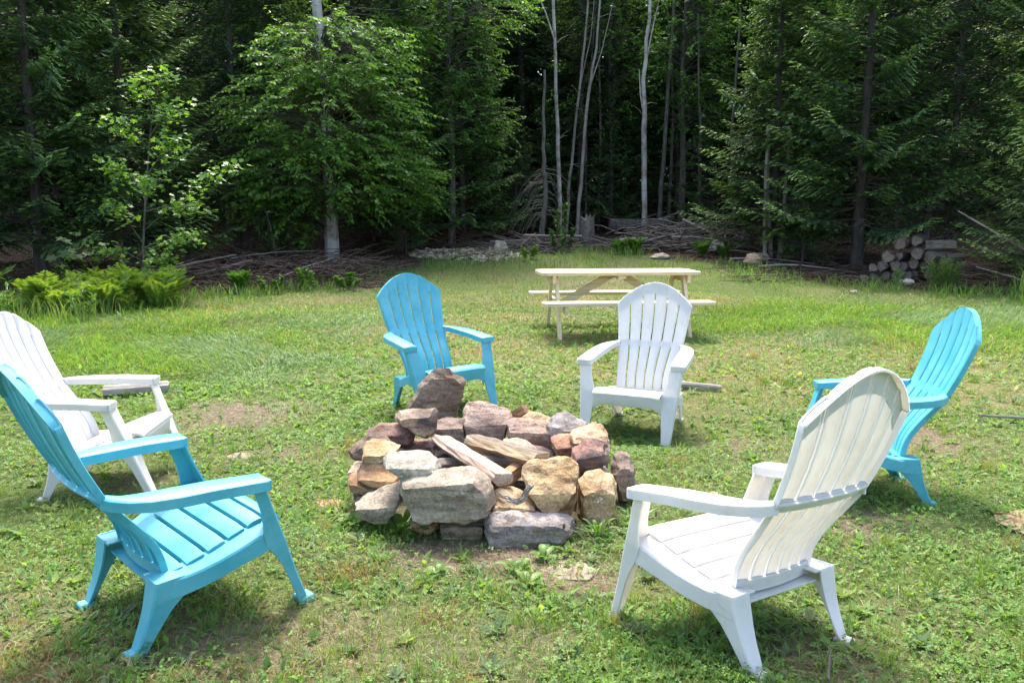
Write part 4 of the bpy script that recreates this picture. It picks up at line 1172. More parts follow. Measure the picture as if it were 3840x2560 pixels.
for j, (x, y, h, r_) in enumerate([(5.3, 23.6, 6, .05), (4.8, 25.5, 7, .06), (2.6, 25, 6.5, .045), (-.9, 23.5, 7, .07), (6.0, 22.5, 6, .05), (3.1, 25.5, 7, .05), (2.2, 24.8, 6.5, .04)]):
    z = gz(x, y)
    thin_trunk('bare_stem', [(x, y, z), (x + random.uniform(-.15, .15), y, z + h * .5), (x + random.uniform(-.3, .3), y, z + h)], r_, r_ * .5, M['greybark'], 'slender dark bare stem in the shade of the forest', 'tree', 'bare stems in the shade', seed=40 + j, twigs=14)
for j, (x, y, lx) in enumerate([(6.02, 19.2, -.12), (6.28, 19.3, .03), (5.82, 19.1, -.03)]):
    z = gz(x, y)
    thin_trunk('young_birch', [(x, y, z), (x + lx, y, z + 1.0), (x + lx * 1.6, y, z + 3)], .05, .035, M['birch_thin'], 'short pale birch stem under the green fir left of the log pile', 'tree', 'pale stems under the fir', seed=70 + j)

# the forest behind: individual firs sharing four shapes, then one far mass
rng = np.random.default_rng(90)
n_t = 0
for row, (y0, step) in enumerate([(23.5, 2.3), (26.5, 2.2), (29.5, 2.3), (33.0, 2.5), (37.0, 2.6)]):
    half = .62 * y0 + 3.0
    x = -half
    while x < half:
        xx, yy = x + rng.uniform(-.8, .8), y0 + rng.uniform(-1.2, 1.2)
        x += step
        if row == 0 and -.2 < xx < 5.2: continue
        if row == 1 and .6 < xx < 4.4 and rng.uniform() < .5: continue
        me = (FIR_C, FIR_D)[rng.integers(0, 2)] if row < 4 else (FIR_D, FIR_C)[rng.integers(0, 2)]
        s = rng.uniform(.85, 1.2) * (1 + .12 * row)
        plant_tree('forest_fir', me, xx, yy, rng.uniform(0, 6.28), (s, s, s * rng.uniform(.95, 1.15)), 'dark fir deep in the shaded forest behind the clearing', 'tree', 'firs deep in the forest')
        n_t += 1
def mass(seed, n, y0, y1, half, h, size, cols):
    rng = np.random.default_rng(seed)
    x = rng.uniform(-half, half, n); y = rng.uniform(y0, y1, n)
    g = ground_z(x, y)
    top = h * (.72 + .5 * vnoise(x, y * 0, .28, seed, 3))
    z = g + top * rng.uniform(0, 1, n) ** .9
    B = np.stack([x, y, z], 1)
    ax = unit(rng.normal(0, 1, (n, 3)) + [0, 0, -.3]); nr = unit(rng.normal(0, .8, (n, 3)) + [0, -.3, 1.0]); nr = unit(nr - ax * np.sum(ax * nr, 1, keepdims=True))
    L = rng.uniform(.6, 1.3, n) * size
    k = rng.uniform(0, 1, (n, 1))
    return leaves_np(B, ax, nr, L, L * .6, np.array([cols[0]]) * (1 - k) + np.array([cols[1]]) * k)
V, F, C = mass(5, 150000, 39.5, 47, 40, 19, .52, ((.014, .036, .013), (.050, .105, .032)))
o = link('far_wood', np_mesh('far_wood', V, F, M['needle'], C)); tag(o, 'far mass of forest foliage closing off the background', 'forest', kind='stuff')

# ------------------------------------------------------------------ wood, stones and brush on the ground
def log_mesh(L, r0, r1, bark, cut, seed, sides=14, hollow=False):
    """log lying along +X from 0 to L, own cut faces as second material"""
    rr = random.Random(seed)
    bm = bmesh.new()
    n = 6
    cut_ = rr.uniform(0, 6.28); prof = [(1 + .10 * math.sin(3 * a + seed) + rr.uniform(-.08, .08)) * (1 - .28 * max(0, math.cos(a - cut_)) ** 3) for a in [2 * math.pi * j / sides for j in range(sides)]]
    rings = []
    for k in range(n):
        f = k / (n - 1)
        r = r0 + (r1 - r0) * f
        c = Vector((L * f, rr.uniform(-.05, .05) * r0, rr.uniform(-.05, .05) * r0))
        rings.append([bm.verts.new(c + Vector((rr.uniform(-.01, .01) if k in (0, n - 1) else 0, math.cos(2 * math.pi * j / sides) * r * prof[j] * rr.uniform(.96, 1.04), math.sin(2 * math.pi * j / sides) * r * prof[j] * rr.uniform(.96, 1.04)))) for j in range(sides)])
    for k in range(n - 1):
        for j in range(sides):
            bm.faces.new((rings[k][j], rings[k][(j + 1) % sides], rings[k + 1][(j + 1) % sides], rings[k + 1][j]))
    for ring, x, s in ((rings[0], .0, -1), (rings[-1], L, 1)):
        inn = [bm.verts.new(Vector((x - s * .004, v.co.y * .82, v.co.z * .82))) for v in ring]
        ctr = bm.verts.new(Vector((x - s * .012, 0, 0)))
        for j in range(sides):
            f = bm.faces.new((ring[j], ring[(j + 1) % sides], inn[(j + 1) % sides], inn[j])); f.material_index = 0
            f = bm.faces.new((inn[j], inn[(j + 1) % sides], ctr)); f.material_index = 1
    bmesh.ops.recalc_face_normals(bm, faces=bm.faces)
    me = bpy.data.meshes.new('log'); bm.to_mesh(me); bm.free()
    me.materials.append(bark); me.materials.append(cut)
    return me
PILE = [  # x, z of the near cut end, radius, yaw (deg from +Y to the right), length, label
 (7.00, .30, .096, 20, .5, 'bottom left log of the log pile'), (7.19, .30, .096, 20, .5, 'second log from the left in the bottom row of the log pile'),
 (7.40, .31, .095, 22, .5, 'third log from the left in the bottom row of the log pile'), (7.61, .32, .10, 18, .5, 'fourth log from the left in the bottom row of the log pile'),
 (7.82, .32, .10, 25, .5, 'fifth log from the left in the bottom row of the log pile'), (8.05, .33, .10, 15, .5, 'rightmost log of the bottom row of the log pile'),
 (7.08, .50, .115, 24, .5, 'round ended log at the left end of the second row of the log pile'), (7.35, .50, .108, 26, .5, 'second log in the second row of the log pile'),
 (7.58, .51, .105, 22, .5, 'third log in the second row of the log pile'), (7.80, .52, .108, 30, .5, 'fourth log in the second row of the log pile'),
 (8.03, .52, .10, 20, .5, 'fifth log in the second row of the log pile'), (8.42, .42, .105, 40, .5, 'log lying at the right foot of the log pile'),
 (7.25, .71, .13, 28, .5, 'thick log at the left end of the third row of the log pile'), (7.51, .70, .11, 30, .5, 'dark log in the middle of the third row of the log pile'),
 (7.74, .73, .135, 32, .5, 'tilted thick log right of the middle of the log pile'),
 (8.25, .33, .09, 5, .5, 'dark log right of the bottom row, behind the weed clump'), (8.28, .52, .10, 48, .5, 'log on the right slope of the pile behind the weed clump'), (8.55, .33, .10, 62, .6, 'log lying outward at the far right of the pile'), (8.0, .72, .105, 45, .5, 'log under the crosswise brown log on the right'), (6.83, .27, .085, 35, .45, 'loose log lying at the far left foot of the pile'),
 (8.40, .66, .085, 70, .45, 'thin log poking out on the right shoulder of the log pile'), (8.62, .50, .08, 85, .5, 'thin log sliding off the right end of the log pile'), (7.93, .93, .07, 55, .45, 'thin split piece behind the crosswise brown log'), (6.92, .48, .08, 12, .4, 'thin log leaning on the left end of the log pile'),
 (7.50, .95, .13, 35, .5, 'topmost log of the log pile, its end hollow and pale'), (7.74, .97, .10, 30, .5, 'small log behind the topmost log of the pile')]
for i, (x, z, r, yw, L, lab) in enumerate(PILE):
    rj = random.Random(900 + i)
    r *= rj.uniform(.82, 1.12)
    me = log_mesh(L * rj.uniform(.75, 1.15), r, r * rj.uniform(.8, 1.05), (M['greybark'], M['deadwood'], M['firbark'], M['brownstick'])[rj.randint(0, 3)], M['cutend'], 200 + i)
    o = link('log', me, None, (x + rj.uniform(-.03, .03), 15.95 + rj.uniform(-.12, .12), z - .02 + rj.uniform(-.02, .02)), (0, rad(rj.uniform(-9, 9)), rad(90 - yw - rj.uniform(-6, 22)))); tag(o, lab, 'log', 'logs in the log pile')
for i, (x, y, z, r, L, yw, mt, lab) in enumerate([(7.93, 16.0, .88, .115, .62, 4, 'red', 'brown log lying crosswise on top of the pile'), (7.98, 15.98, .69, .085, .5, 8, 'silver', 'greyer log lying crosswise under the brown crosswise log'), (8.30, 15.85, .62, .10, .35, 70, 'grey', 'short log end at the right shoulder of the pile')]):
    me = log_mesh(L, r, r, {'red': M['ashbark'], 'silver': M['deadwood'], 'grey': M['greybark']}[mt], M['cutend'], 260 + i)
    o = link('log', me, None, (x, y, z), (0, 0, rad(yw))); tag(o, lab, 'log', 'logs in the log pile')

def lying_log(name, a, b, r0, r1, bark, lab, seed, cat='log', sink=.35):
    a, b = Vector(a), Vector(b)
    me = log_mesh((b - a).length, r0, r1, bark, M['cutend'], seed)
    d = (b - a).normalized()
    o = link(name, me, None)
    o.matrix_world = Matrix.Translation(a) @ d.to_track_quat('X', 'Z').to_matrix().to_4x4()
    return tag(o, lab, cat)
lying_log('lawn_log', (-3.22, 6.36, gz(-3.2, 6.4) + .05), (-2.80, 6.58, gz(-2.8, 6.6) + .05), .05, .058, M['silverwood'], 'pale barkless log lying in the grass behind the white chair on the left', 301)
lying_log('lawn_log', (1.25, 6.72, gz(1.3, 6.7) + .04), (1.72, 6.63, gz(1.7, 6.6) + .025), .05, .03, M['silverwood'], 'weathered grey log lying in the grass behind the white chair by the table', 302)
lying_log('fallen_log', (2.75, 23.4, 1.25), (4.35, 23.6, 1.18), .15, .17, M['greybark'], 'thick grey fallen trunk behind the whitest thin birch', 303)
lying_log('dead_pole', (7.79, 14.55, 1.52), (8.75, 13.3, .62), .013, .026, M['deadwood'], 'bare grey pole leaning down at the right edge of the picture', 304, 'branch')
lying_log('dead_pole', (4.35, 21.2, 1.38), (5.4, 20.8, .82), .03, .05, M['silverwood'], 'pale pole sticking up from the brush heap right of the birch', 305, 'branch')
lying_log('dead_pole', (-.55, 20.6, .82), (.95, 21.0, .86), .03, .035, M['deadwood'], 'long straight pole lying left of the broken stump', 306, 'branch')
lying_log('dead_pole', (.3, 20.4, .98), (1.75, 20.9, .95), .035, .025, M['silverwood'], 'grey pole resting on sticks in front of the dead conifer', 307, 'branch')
lying_log('dead_pole', (-5.9, 15.3, .35), (-5.0, 15.9, .58), .035, .05, M['deadwood'], 'broken brown log in the brush below the maple sapling', 308, 'log')
lying_log('dead_pole', (2.75, 21.0, .83), (3.4, 20.7, .88), .07, .05, M['silverwood'], 'weathered split log end at the left foot of the brush heap', 309, 'log')
lying_log('lawn_stick', (3.26, 5.62, gz(3.3, 5.6) + .035), (3.75, 5.46, gz(3.7, 5.5) + .04), .008, .012, M['silverwood'], 'thin bare stick lying in the grass at the right edge', 310, 'stick')
lying_log('lawn_stick', (0.93, 2.25, gz(.93, 2.25) + .03), (1.0, 2.42, gz(1., 2.42) + .05), .005, .004, M['deadwood'], 'short straw coloured stick in the grass near the right white chair', 311, 'stick')
lying_log('lawn_stick', (-3.0, 6.7, gz(-3, 6.7) + .1), (-2.6, 7.2, gz(-2.6, 7.2) + .06), .004, .003, M['brownstick'], 'thin dark stick in the long grass behind the left white chair', 312, 'stick')

# broken stump
sm = MB(); rr = random.Random(12)
prof = []
for z, r in ((-.3, .23), (0, .21), (.12, .19), (.45, .175), (.62, .17)):
    prof.append([(r * (1 + .12 * math.sin(4 * a + 1)) * math.cos(a), r * math.sin(a), z) for a in np.linspace(0, 2 * math.pi, 17)[:-1]])
top = [(x * .98, y * .98, .62 + rr.choice((.0, .03, .06, .13)) * (1.2 if x > 0 else .8)) for x, y, _ in prof[-1]]
inn = [(x * .6, y * .6, .55 + rr.uniform(0, .12)) for x, y, _ in prof[-1]]
sm.loft(prof + [top, inn])
r = empty('tree_stump', (1.93, 21.4, gz(1.93, 21.4))); r.scale = (1, 1, 1.12); tag(r, 'broken jagged tree stump with pale torn wood in the grass', 'stump')
sm.build('trunk', M['deadwood'], r, sharp=30)
bk = MB(); bk.loft([[(x * 1.06, y * 1.06, z) for x, y, z in prof[k]] for k in (0, 1, 2)] + [[(x * 1.03, y * 1.03, .30 + .12 * math.sin(5 * i)) for i, (x, y, z) in enumerate(prof[3])]]); bk.build('bark', M['greybark'], r)

# scattered stones
def ground_stone(name, x, y, w, d, h, colr, label, seed, dz=-.03, flat=.5, grp=None, cat='stone'):
    z = gz(x, y) + dz
    rr = random.Random(seed)
    P = []
    for k in range(9):
        a = 2 * math.pi * k / 9
        P.append((x + w / 2 * math.cos(a) * rr.uniform(.8, 1.15), y, z + h / 2 + h / 2 * math.sin(a) * rr.uniform(.75, 1.1)))
    me, c = rock_mesh('stone', ST[colr], P, d, .75, flat * .5, seed, rough=min(1, h / .12))
    return tag(link(name, me, None, c), label, cat, grp)
ground_stone('flat_stone', .19, 3.13, .34, .15, .05, 'grey', 'flat flaky grey stone sunk in the soil before the fire pit', 400)
ground_stone('flat_stone', 2.42, 3.60, .40, .26, .075, 'pinktan', 'flat sandy stone in the grass at the right edge', 401)
ground_stone('flat_stone', -1.60, 4.72, .17, .10, .05, 'pink', 'small flat pinkish stone in the grass right of the left white chair', 402)
ground_stone('flat_stone', -.92, 3.93, .20, .12, .04, 'tanred', 'flat brown stone in the grass left of the fire pit', 403)
ground_stone('flat_stone', 1.02, 4.05, .16, .08, .045, 'pinktan', 'flat pale stone in the grass behind the right white chair', 404)
ground_stone('flat_stone', -2.42, 6.15, .09, .07, .045, 'grey', 'small grey stone beside the bare earth patch', 405)
ground_stone('boulder', 5.0, 20.2, .36, .30, .36, 'palegrey', 'rounded grey boulder at the right foot of the brush heap', 406)
ground_stone('boulder', 5.3, 18.2, .42, .3, .30, 'pinktan', 'orange tan stone on the litter left of the log pile', 407)
ground_stone('boulder', 7.45, 15.6, .34, .2, .15, 'palegrey', 'whitish flat stone before the log pile', 408)
ground_stone('boulder', -.28, 19.6, .36, .12, .42, 'grey', 'pointed grey stone standing on the stone rubble', 409)
ground_stone('boulder', 3.45, 19.2, .5, .3, .16, 'grey', 'low grey stone in the grass behind the picnic table', 410)
ground_stone('boulder', 5.95, 14.3, .14, .12, .10, 'grey', 'small pale stone at the edge of the lawn before the litter', 411)
ground_stone('boulder', 5.7, 18.9, .4, .3, .24, 'grey', 'dull grey stone half sunk in the litter right of the orange stone', 412)
ground_stone('boulder', -.62, 4.0, .05, .04, .04, 'palegrey', 'small white pebble by the left corner of the fire pit', 413, -.005)

# grey stone rubble between the trees
def rubble(name, n, cx, cyy, rx, ry, s0, s1, mat, label, seed, hgt=.1, flatness=.45):
    rng = np.random.default_rng(seed)
    a = rng.uniform(0, 2 * math.pi, n); q = rng.uniform(0, 1, n) ** .6
    x, y = cx + rx * q * np.cos(a), cyy + ry * q * np.sin(a)
    z = ground_z(x, y) + hgt * (1 - q) * rng.uniform(.2, 1, n)
    oct_ = np.array([[1, 0, 0], [.3, .9, .1], [-.8, .5, 0], [-.7, -.7, .1], [.4, -.9, 0], [.1, .1, .8], [0, 0, -.8]])
    fc = np.array([[0, 1, 5], [1, 2, 5], [2, 3, 5], [3, 4, 5], [4, 0, 5], [1, 0, 6], [2, 1, 6], [3, 2, 6], [4, 3, 6], [0, 4, 6]])
    s = rng.uniform(s0, s1, (n, 1, 1))
    R = rng.uniform(0, 2 * math.pi, n)
    P = oct_[None] * rng.uniform(.6, 1.3, (n, 7, 3)) * np.array([1, .8, flatness])[None, None] * s
    tl = rng.normal(0, .4, (n, 1)); P[:, :, 2] += P[:, :, 0] * tl
    c_, s_ = np.cos(R)[:, None], np.sin(R)[:, None]
    V = np.stack([P[:, :, 0] * c_ - P[:, :, 1] * s_ + x[:, None], P[:, :, 0] * s_ + P[:, :, 1] * c_ + y[:, None], P[:, :, 2] + z[:, None]], 2).reshape(-1, 3)
    F = (fc[None] + np.arange(n)[:, None, None] * 7).reshape(-1, 3)
    o = link(name, np_mesh(name, V, F, mat)); return tag(o, label, 'rubble', kind='stuff')
rubble('stone_rubble', 900, -1.1, 19.7, 1.35, .9, .03, .11, ST['grey'], 'heap of broken grey stone chips between the birch and the stump', 5, .12)
rubble('gravel', 260, -.2, 3.3, .6, .3, .003, .009, ST['brown'], 'loose grit and pebbles on the bare soil before the fire pit', 6, .005, .7)

# brush heaps: one mass of sticks each, the larger branches on top are things
def brush(name, n, zone, L0, L1, r0, r1, mat, label, seed, hgt, tilt=.35):
    rr = random.Random(seed)
    mb = MB()
    for k in range(n):
        x, y = rr.uniform(zone[0], zone[1]), rr.uniform(zone[2], zone[3])
        ex = min(1, (x - zone[0]) / .8, (zone[1] - x) / .8); ey = min(1, (y - zone[2]) / .5 + .15)
        z = gz(x, y) + hgt * max(.05, ex) * ey * rr.uniform(.05, 1)
        a, L = rr.uniform(0, 6.28), rr.uniform(L0, L1)
        d = Vector((math.cos(a), math.sin(a) * .7, rr.uniform(-tilt, tilt)))
        p = Vector((x, y, z)); b = p + d * L
        b.z = max(b.z, gz(b.x, b.y) + .01)
        mid = (p + b) / 2 + Vector((rr.uniform(-.1, .1), rr.uniform(-.1, .1), rr.uniform(-.02, .1))) * L
        r = rr.uniform(r0, r1)
        mb.tube([p, mid, b], [r, r * .8, r * .35], 4)
    o = mb.build(name, mat); return tag(o, label, 'brush', kind='stuff')
brush('brush_heap', 900, (-7.2, -2.4, 14.6, 18.3), .25, .9, .005, .016, M['brownstick'], 'low dark brown heap of twigs and roots before the leafy birch', 1, .35)
brush('brush_heap', 420, (2.6, 6.2, 20.2, 22.6), .3, 1.2, .008, .03, M['deadwood'], 'heap of grey dead branches round the foot of the whitest thin birch', 2, .55)
brush('brush_heap', 260, (-.4, 1.6, 20.0, 21.4), .3, 1.0, .008, .022, M['deadwood'], 'scatter of dead sticks left of the broken stump', 3, .22)
brush('brush_heap', 420, (4.3, 8.6, 15.6, 19.5), .2, .8, .004, .014, M['brownstick'], 'brown twigs and bark litter strewn before the fir on the right', 4, .10, .15)
brush('brush_heap', 420, (8.2, 10.2, 13.6, 16.2), .3, .9, .006, .018, M['brownstick'], 'dark tangle of branches right of the log pile', 7, .5)
brush('brush_heap', 200, (-2.6, .2, 20.6, 22.2), .3, .9, .006, .016, M['brownstick'], 'dim tangle of sticks behind the stone rubble', 8, .25)
BR = 'larger dead branches on the brush heaps'
for j, (a_, b_, r_, mt, lab) in enumerate([
    ((3.0, 20.5, .72), (4.3, 20.9, 1.05), .030, 'silverwood', 'pale branch slanting up across the front of the grey brush heap'),
    ((3.9, 20.3, .95), (5.6, 20.5, .78), .025, 'silverwood', 'long pale branch lying along the right of the grey brush heap'),
    ((4.6, 20.0, .62), (6.1, 19.8, .55), .028, 'silverwood', 'whitish stick on the ground before the grey boulder'),
    ((4.9, 18.6, .50), (6.6, 18.0, .42), .018, 'silverwood', 'thin bleached stick on the brown litter'),
    ((5.2, 17.4, .40), (6.7, 17.1, .36), .022, 'silverwood', 'bleached bark strip low on the brown litter'),
    ((6.1, 19.0, .45), (6.05, 18.9, 1.05), .012, 'silverwood', 'upright bare twig on the litter left of the young fir'),
    ((-4.3, 15.2, .30), (-3.5, 16.2, .62), .016, 'silverwood', 'pale twig rising right of the birch foot'),
    ((-6.6, 14.8, .35), (-5.2, 15.6, .72), .030, 'deadwood', 'slanting dead branch in the dark brush left of the birch'),
    ((-5.6, 16.4, .60), (-3.9, 16.9, .75), .016, 'deadwood', 'long thin branch across the dark brush'),
    ((.2, 20.2, .72), (.6, 20.6, 1.05), .035, 'deadwood', 'short broken stub leaning left of the stump'),
    ((1.25, 20.4, .66), (1.6, 20.6, 1.05), .028, 'deadwood', 'leaning pale splinter just left of the stump'),
    ((8.9, 13.6, .15), (8.2, 14.6, .55), .025, 'silverwood', 'broken pale branch under the fir at the right border'),
    ((9.2, 14.0, .2), (9.0, 14.3, 1.0), .022, 'deadwood', 'bare grey stem leaning under the fir at the right border'),
    ((5.3, 21.6, .9), (5.55, 21.8, 1.75), .018, 'deadwood', 'bare twig standing up behind the grey boulder')]):
    mb = MB(); A_, B_ = Vector(a_), Vector(b_); mid = (A_ + B_) / 2 + Vector((.05, .03, .05))
    mb.tube([A_, A_.lerp(mid, .5) + Vector((0, 0, .02)), mid, B_], [r_, r_ * .9, r_ * .75, r_ * .3], 6, .1, j)
    o = mb.build('dead_branch', M[mt]); tag(o, lab, 'branch', BR)

# ------------------------------------------------------------------ ferns and other plants one can point to
def frond_mesh(seed, L=.55, col=((.12, .22, .035), (.27, .37, .07))):
    rng = np.random.default_rng(seed)
    n = 22
    t = np.linspace(.12, 1, n)
    P = np.stack([L * (.10 * t + .34 * t ** 2), np.zeros(n), L * (1.02 * t - .16 * t ** 2)], 1)
    tan = unit(np.gradient(P, axis=0))
    B, A, LL = [], [], []
    for s in (1, -1):
        ax = tan * .45 + np.array([[0, s * .95, -.08]]) + rng.normal(0, .06, (n, 3))
        B.append(P); A.append(unit(ax)); LL.append(.36 * L * np.sin(np.pi * np.clip(t * .92 + .06, 0, 1)) ** .8 * rng.uniform(.85, 1.1, n) + .01)
    B, A, LL = np.concatenate(B), np.concatenate(A), np.concatenate(LL)
    nr = np.array([[-.8, 0, .6]]) + rng.normal(0, .25, (2 * n, 3)); nr = unit(nr - A * np.sum(A * nr, 1, keepdims=True))
    k = rng.uniform(0, 1, (2 * n, 1))
    V, F, C = leaves_np(B, A, nr, LL, np.maximum(LL * .26, .026), np.array([col[0]]) * (1 - k) + np.array([col[1]]) * k, .1)
    st_ = np.array([[0, -.003, 0], [0, .003, 0]])
    sv = np.concatenate([[P[0] * 0 + [0, -.004, 0], P[0] * 0 + [0, .004, 0]], [P[n // 2] + [0, -.003, 0], P[n // 2] + [0, .003, 0]], [P[-1] + [0, -.001, 0], P[-1] + [0, .001, 0]]])
    sf = np.array([[0, 1, 3, 2], [2, 3, 5, 4]]) + len(V)
    V = np.concatenate([V, sv]); C = np.concatenate([C, np.repeat([[.10, .15, .03]], 6, 0)])
    return np_mesh('frond', V, [F, sf], M['broadleaf'], C)
FROND = [frond_mesh(k, .58 + .06 * k) for k in range(4)]
FROND_D = [frond_mesh(10 + k, .5, ((.05, .13, .02), (.10, .22, .04))) for k in range(2)]
def fern(x, y, s, label, seed, fr=FROND, n=7, grp='ferns'):
    rr = random.Random(seed)
    r = empty('fern', (x, y, gz(x, y) - .01)); r.scale = (s, s, s)
    for k in range(n):
        link('frond', rr.choice(fr), r, (0, 0, 0), (0, rr.uniform(-.15, .3), 2 * math.pi * k / n + rr.uniform(-.3, .3)), (1, 1, 1))
    return tag(r, label, 'fern', grp)
rr = random.Random(31)
spots = []
for k in range(34):
    q = k / 33
    x = -7.1 + 1.75 * q + rr.uniform(-.2, .2)
    y = 11.9 + .7 * q + rr.uniform(-.6, .6)
    spots.append((x, y, rr.uniform(.42, 1.0)))
for k, (x, y, s) in enumerate(spots):
    fern(x, y, s, 'lime green fern in the dense fern bed at the left edge of the lawn', 500 + k, FROND, 5 + k % 4, 'ferns of the fern bed on the left')
fern(-8.3, 12.9, 1.0, 'fern at the far left border above the white chair', 560)
fern(-4.75, 14.4, .95, 'single fern with spread fronds before the dark brush heap', 561, FROND_D)
fern(3.0, 20.1, .95, 'pale fern just right of the broken stump', 562, FROND_D)
fern(2.6, 20.0, .85, 'small fern at the right foot of the broken stump', 563, FROND_D)
fern(4.5, 19.6, .9, 'fern before the grey brush heap and the boulder', 564, FROND_D)
fern(4.95, 19.4, .7, 'little fern left of the grey boulder', 565, FROND_D)

def leaf_bush(name, x, y, n, sx_, sy_, h, leaf, cols, label, seed, cat='shrub', upright=.3, grp=None):
    rng = np.random.default_rng(seed)
    r = empty(name, (x, y, gz(x, y)))
    mb = MB(); ns = max(4, n // 40); B = []
    A = []
    for k in range(ns):
        a = rng.uniform(0, 6.28); q = rng.uniform(0, 1) ** .6
        b0 = Vector((.25 * sx_ * math.cos(a) * q, .25 * sy_ * math.sin(a) * q, 0)); e = Vector((sx_ * .5 * math.cos(a) * q, sy_ * .5 * math.sin(a) * q, h * rng.uniform(.6, 1.0)))
        mb.tube([b0, b0.lerp(e, .5) + Vector((0, 0, .05 * h)), e], [.006, .004, .002], 4)
        m_ = n // ns
        t = rng.uniform(.2, 1.0, m_)
        P = np.array(b0)[None] + (np.array(e) - np.array(b0))[None] * t[:, None]
        an = rng.uniform(0, 6.28, m_)
        A.append(np.stack([np.cos(an), np.sin(an), rng.uniform(-.1, .5, m_) + upright], 1)); B.append(P)
    B, A = np.concatenate(B), unit(np.concatenate(A))
    nr = np.array([[0, 0, 1.0]]) + rng.normal(0, .3, B.shape); nr = unit(nr - A * np.sum(A * nr, 1, keepdims=True))
    L = rng.uniform(.7, 1.3, len(B)) * leaf[0]
    k = rng.uniform(0, 1, (len(B), 1))
    V, F, C = leaves_np(B, A, nr, L, L * leaf[1] / leaf[0], np.array([cols[0]]) * (1 - k) + np.array([cols[1]]) * k)
    mb.build('stems', M['greybark'], r)['kind'] = 'stuff'
    link('leaves', np_mesh('leaves', V, F, M['broadleaf'], C), r)
    return tag(r, label, cat, grp)
G1, G2 = (.06, .15, .02), (.14, .27, .045)
leaf_bush('goldenrod', 7.75, 14.7, 900, .95, .6, .62, (.10, .018), (G1, G2), 'leafy green weed clump in front of the log pile', 1)
leaf_bush('goldenrod', 7.0, 14.9, 120, .35, .3, .38, (.09, .02), (G1, G2), 'small weed left of the clump before the log pile', 2)
leaf_bush('raspberry', 1.15, 20.2, 300, .8, .5, .6, (.09, .06), ((.03, .09, .02), (.07, .16, .03)), 'dark leafy bush left of the broken stump', 3)
leaf_bush('raspberry', 1.25, 20.6, 160, .4, .3, 1.15, (.09, .06), ((.04, .12, .02), (.09, .2, .03)), 'leafy shoot standing before the thin birches', 4)
leaf_bush('raspberry', -3.6, 14.6, 260, .7, .5, .40, (.075, .05), (G1, G2), 'low bramble at the edge of the lawn before the birch', 5)
leaf_bush('raspberry', -2.9, 14.4, 220, .7, .4, .32, (.075, .05), (G1, G2), 'low bramble above the blue chair at the lawn edge', 6)
leaf_bush('raspberry', -4.1, 14.1, 160, .5, .4, .34, (.075, .05), ((.04, .12, .02), (.10, .21, .04)), 'small dark bramble right of the single fern', 7)
leaf_bush('goldenrod', -6.55, 10.6, 110, .35, .3, .62, (.11, .022), (G1, G2), 'tall leafy weed at the left end of the fern bed', 8)
leaf_bush('goldenrod', -5.75, 10.9, 110, .4, .3, .5, (.11, .022), (G1, G2), 'leafy weed before the fern bed', 9)
leaf_bush('raspberry', 5.4, 21.0, 260, 1.0, .6, .45, (.07, .05), ((.03, .09, .02), (.06, .15, .03)), 'dark low bush behind the grey boulder', 10)
leaf_bush('raspberry', .35, 19.0, 200, .7, .5, .35, (.08, .05), (G1, G2), 'weed patch at the right end of the stone rubble', 11)
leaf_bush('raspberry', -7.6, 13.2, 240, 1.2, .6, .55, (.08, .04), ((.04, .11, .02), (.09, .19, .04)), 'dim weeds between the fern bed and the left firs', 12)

# weeds by the fire pit
def rosette(name, x, y, n, L, wd, label, seed, up=.55, cols=((.075, .17, .03), (.14, .27, .05)), grp=None, z=None):
    rng = np.random.default_rng(seed)
    r = empty(name, (x, y, (gz(x, y) if z is None else z)))
    Vs, Fs, Cs = [], [], []
    for k in range(n):
        a = 2.399 * k + rng.uniform(-.3, .3); l = L * rng.uniform(.65, 1.2); w = wd * rng.uniform(.8, 1.2); u = up * rng.uniform(.5, 1.4)
        t = np.linspace(0, 1, 7)
        hw = w * np.array([.18, .35, .75, 1, .9, .55, .02]) / 2
        cx = t * l * math.cos(u * .8); cz = l * (t * math.sin(u) * 1.2 - .55 * t ** 2 * math.sin(u) * 1.2)
        vv = np.concatenate([np.stack([cx, -hw, cz + hw * .35], 1), np.stack([cx, 0 * t, cz], 1), np.stack([cx, hw, cz + hw * .35], 1)])
        c_, s_ = math.cos(a), math.sin(a)
        vv = np.stack([vv[:, 0] * c_ - vv[:, 1] * s_, vv[:, 0] * s_ + vv[:, 1] * c_, vv[:, 2] + .005], 1)
        i = np.arange(6)
        f = np.concatenate([np.stack([i, i + 1, i + 8, i + 7], 1), np.stack([i + 7, i + 8, i + 15, i + 14], 1)]) + 21 * k
        kk = rng.uniform(0, 1); c = np.array(cols[0]) * (1 - kk) + np.array(cols[1]) * kk
        Vs.append(vv); Fs.append(f); Cs.append(np.repeat(c[None], 21, 0))
    link('leaves', np_mesh('leaves', np.concatenate(Vs), np.concatenate(Fs), M['broadleaf'], np.concatenate(Cs), True), r)
    return tag(r, label, 'weed', grp)
rosette('plantain', -.50, 3.50, 13, .19, .042, 'long leaved weed growing at the front left corner of the fire pit', 1, .8)
rosette('dandelion', .13, 3.22, 8, .085, .032, 'dandelion leaves before the violet grey front stone', 2, .7, ((.10, .22, .03), (.18, .33, .06)))
rosette('dandelion', .02, 3.10, 9, .09, .035, 'bright dandelion rosette right of the bare soil', 3, .75, ((.10, .20, .03), (.17, .29, .05)))
rosette('dandelion', .06, 2.98, 8, .085, .033, 'lower dandelion rosette right of the bare soil', 4, .6, ((.10, .20, .03), (.17, .29, .05)))
rosette('dandelion', -.30, 3.08, 6, .07, .035, 'small dandelion at the front of the bare soil', 5, .6, ((.10, .20, .03), (.17, .29, .05)))
rosette('plantain', .38, 3.48, 12, .13, .02, 'narrow leaved weed at the foot of the tan stone', 6, .9)
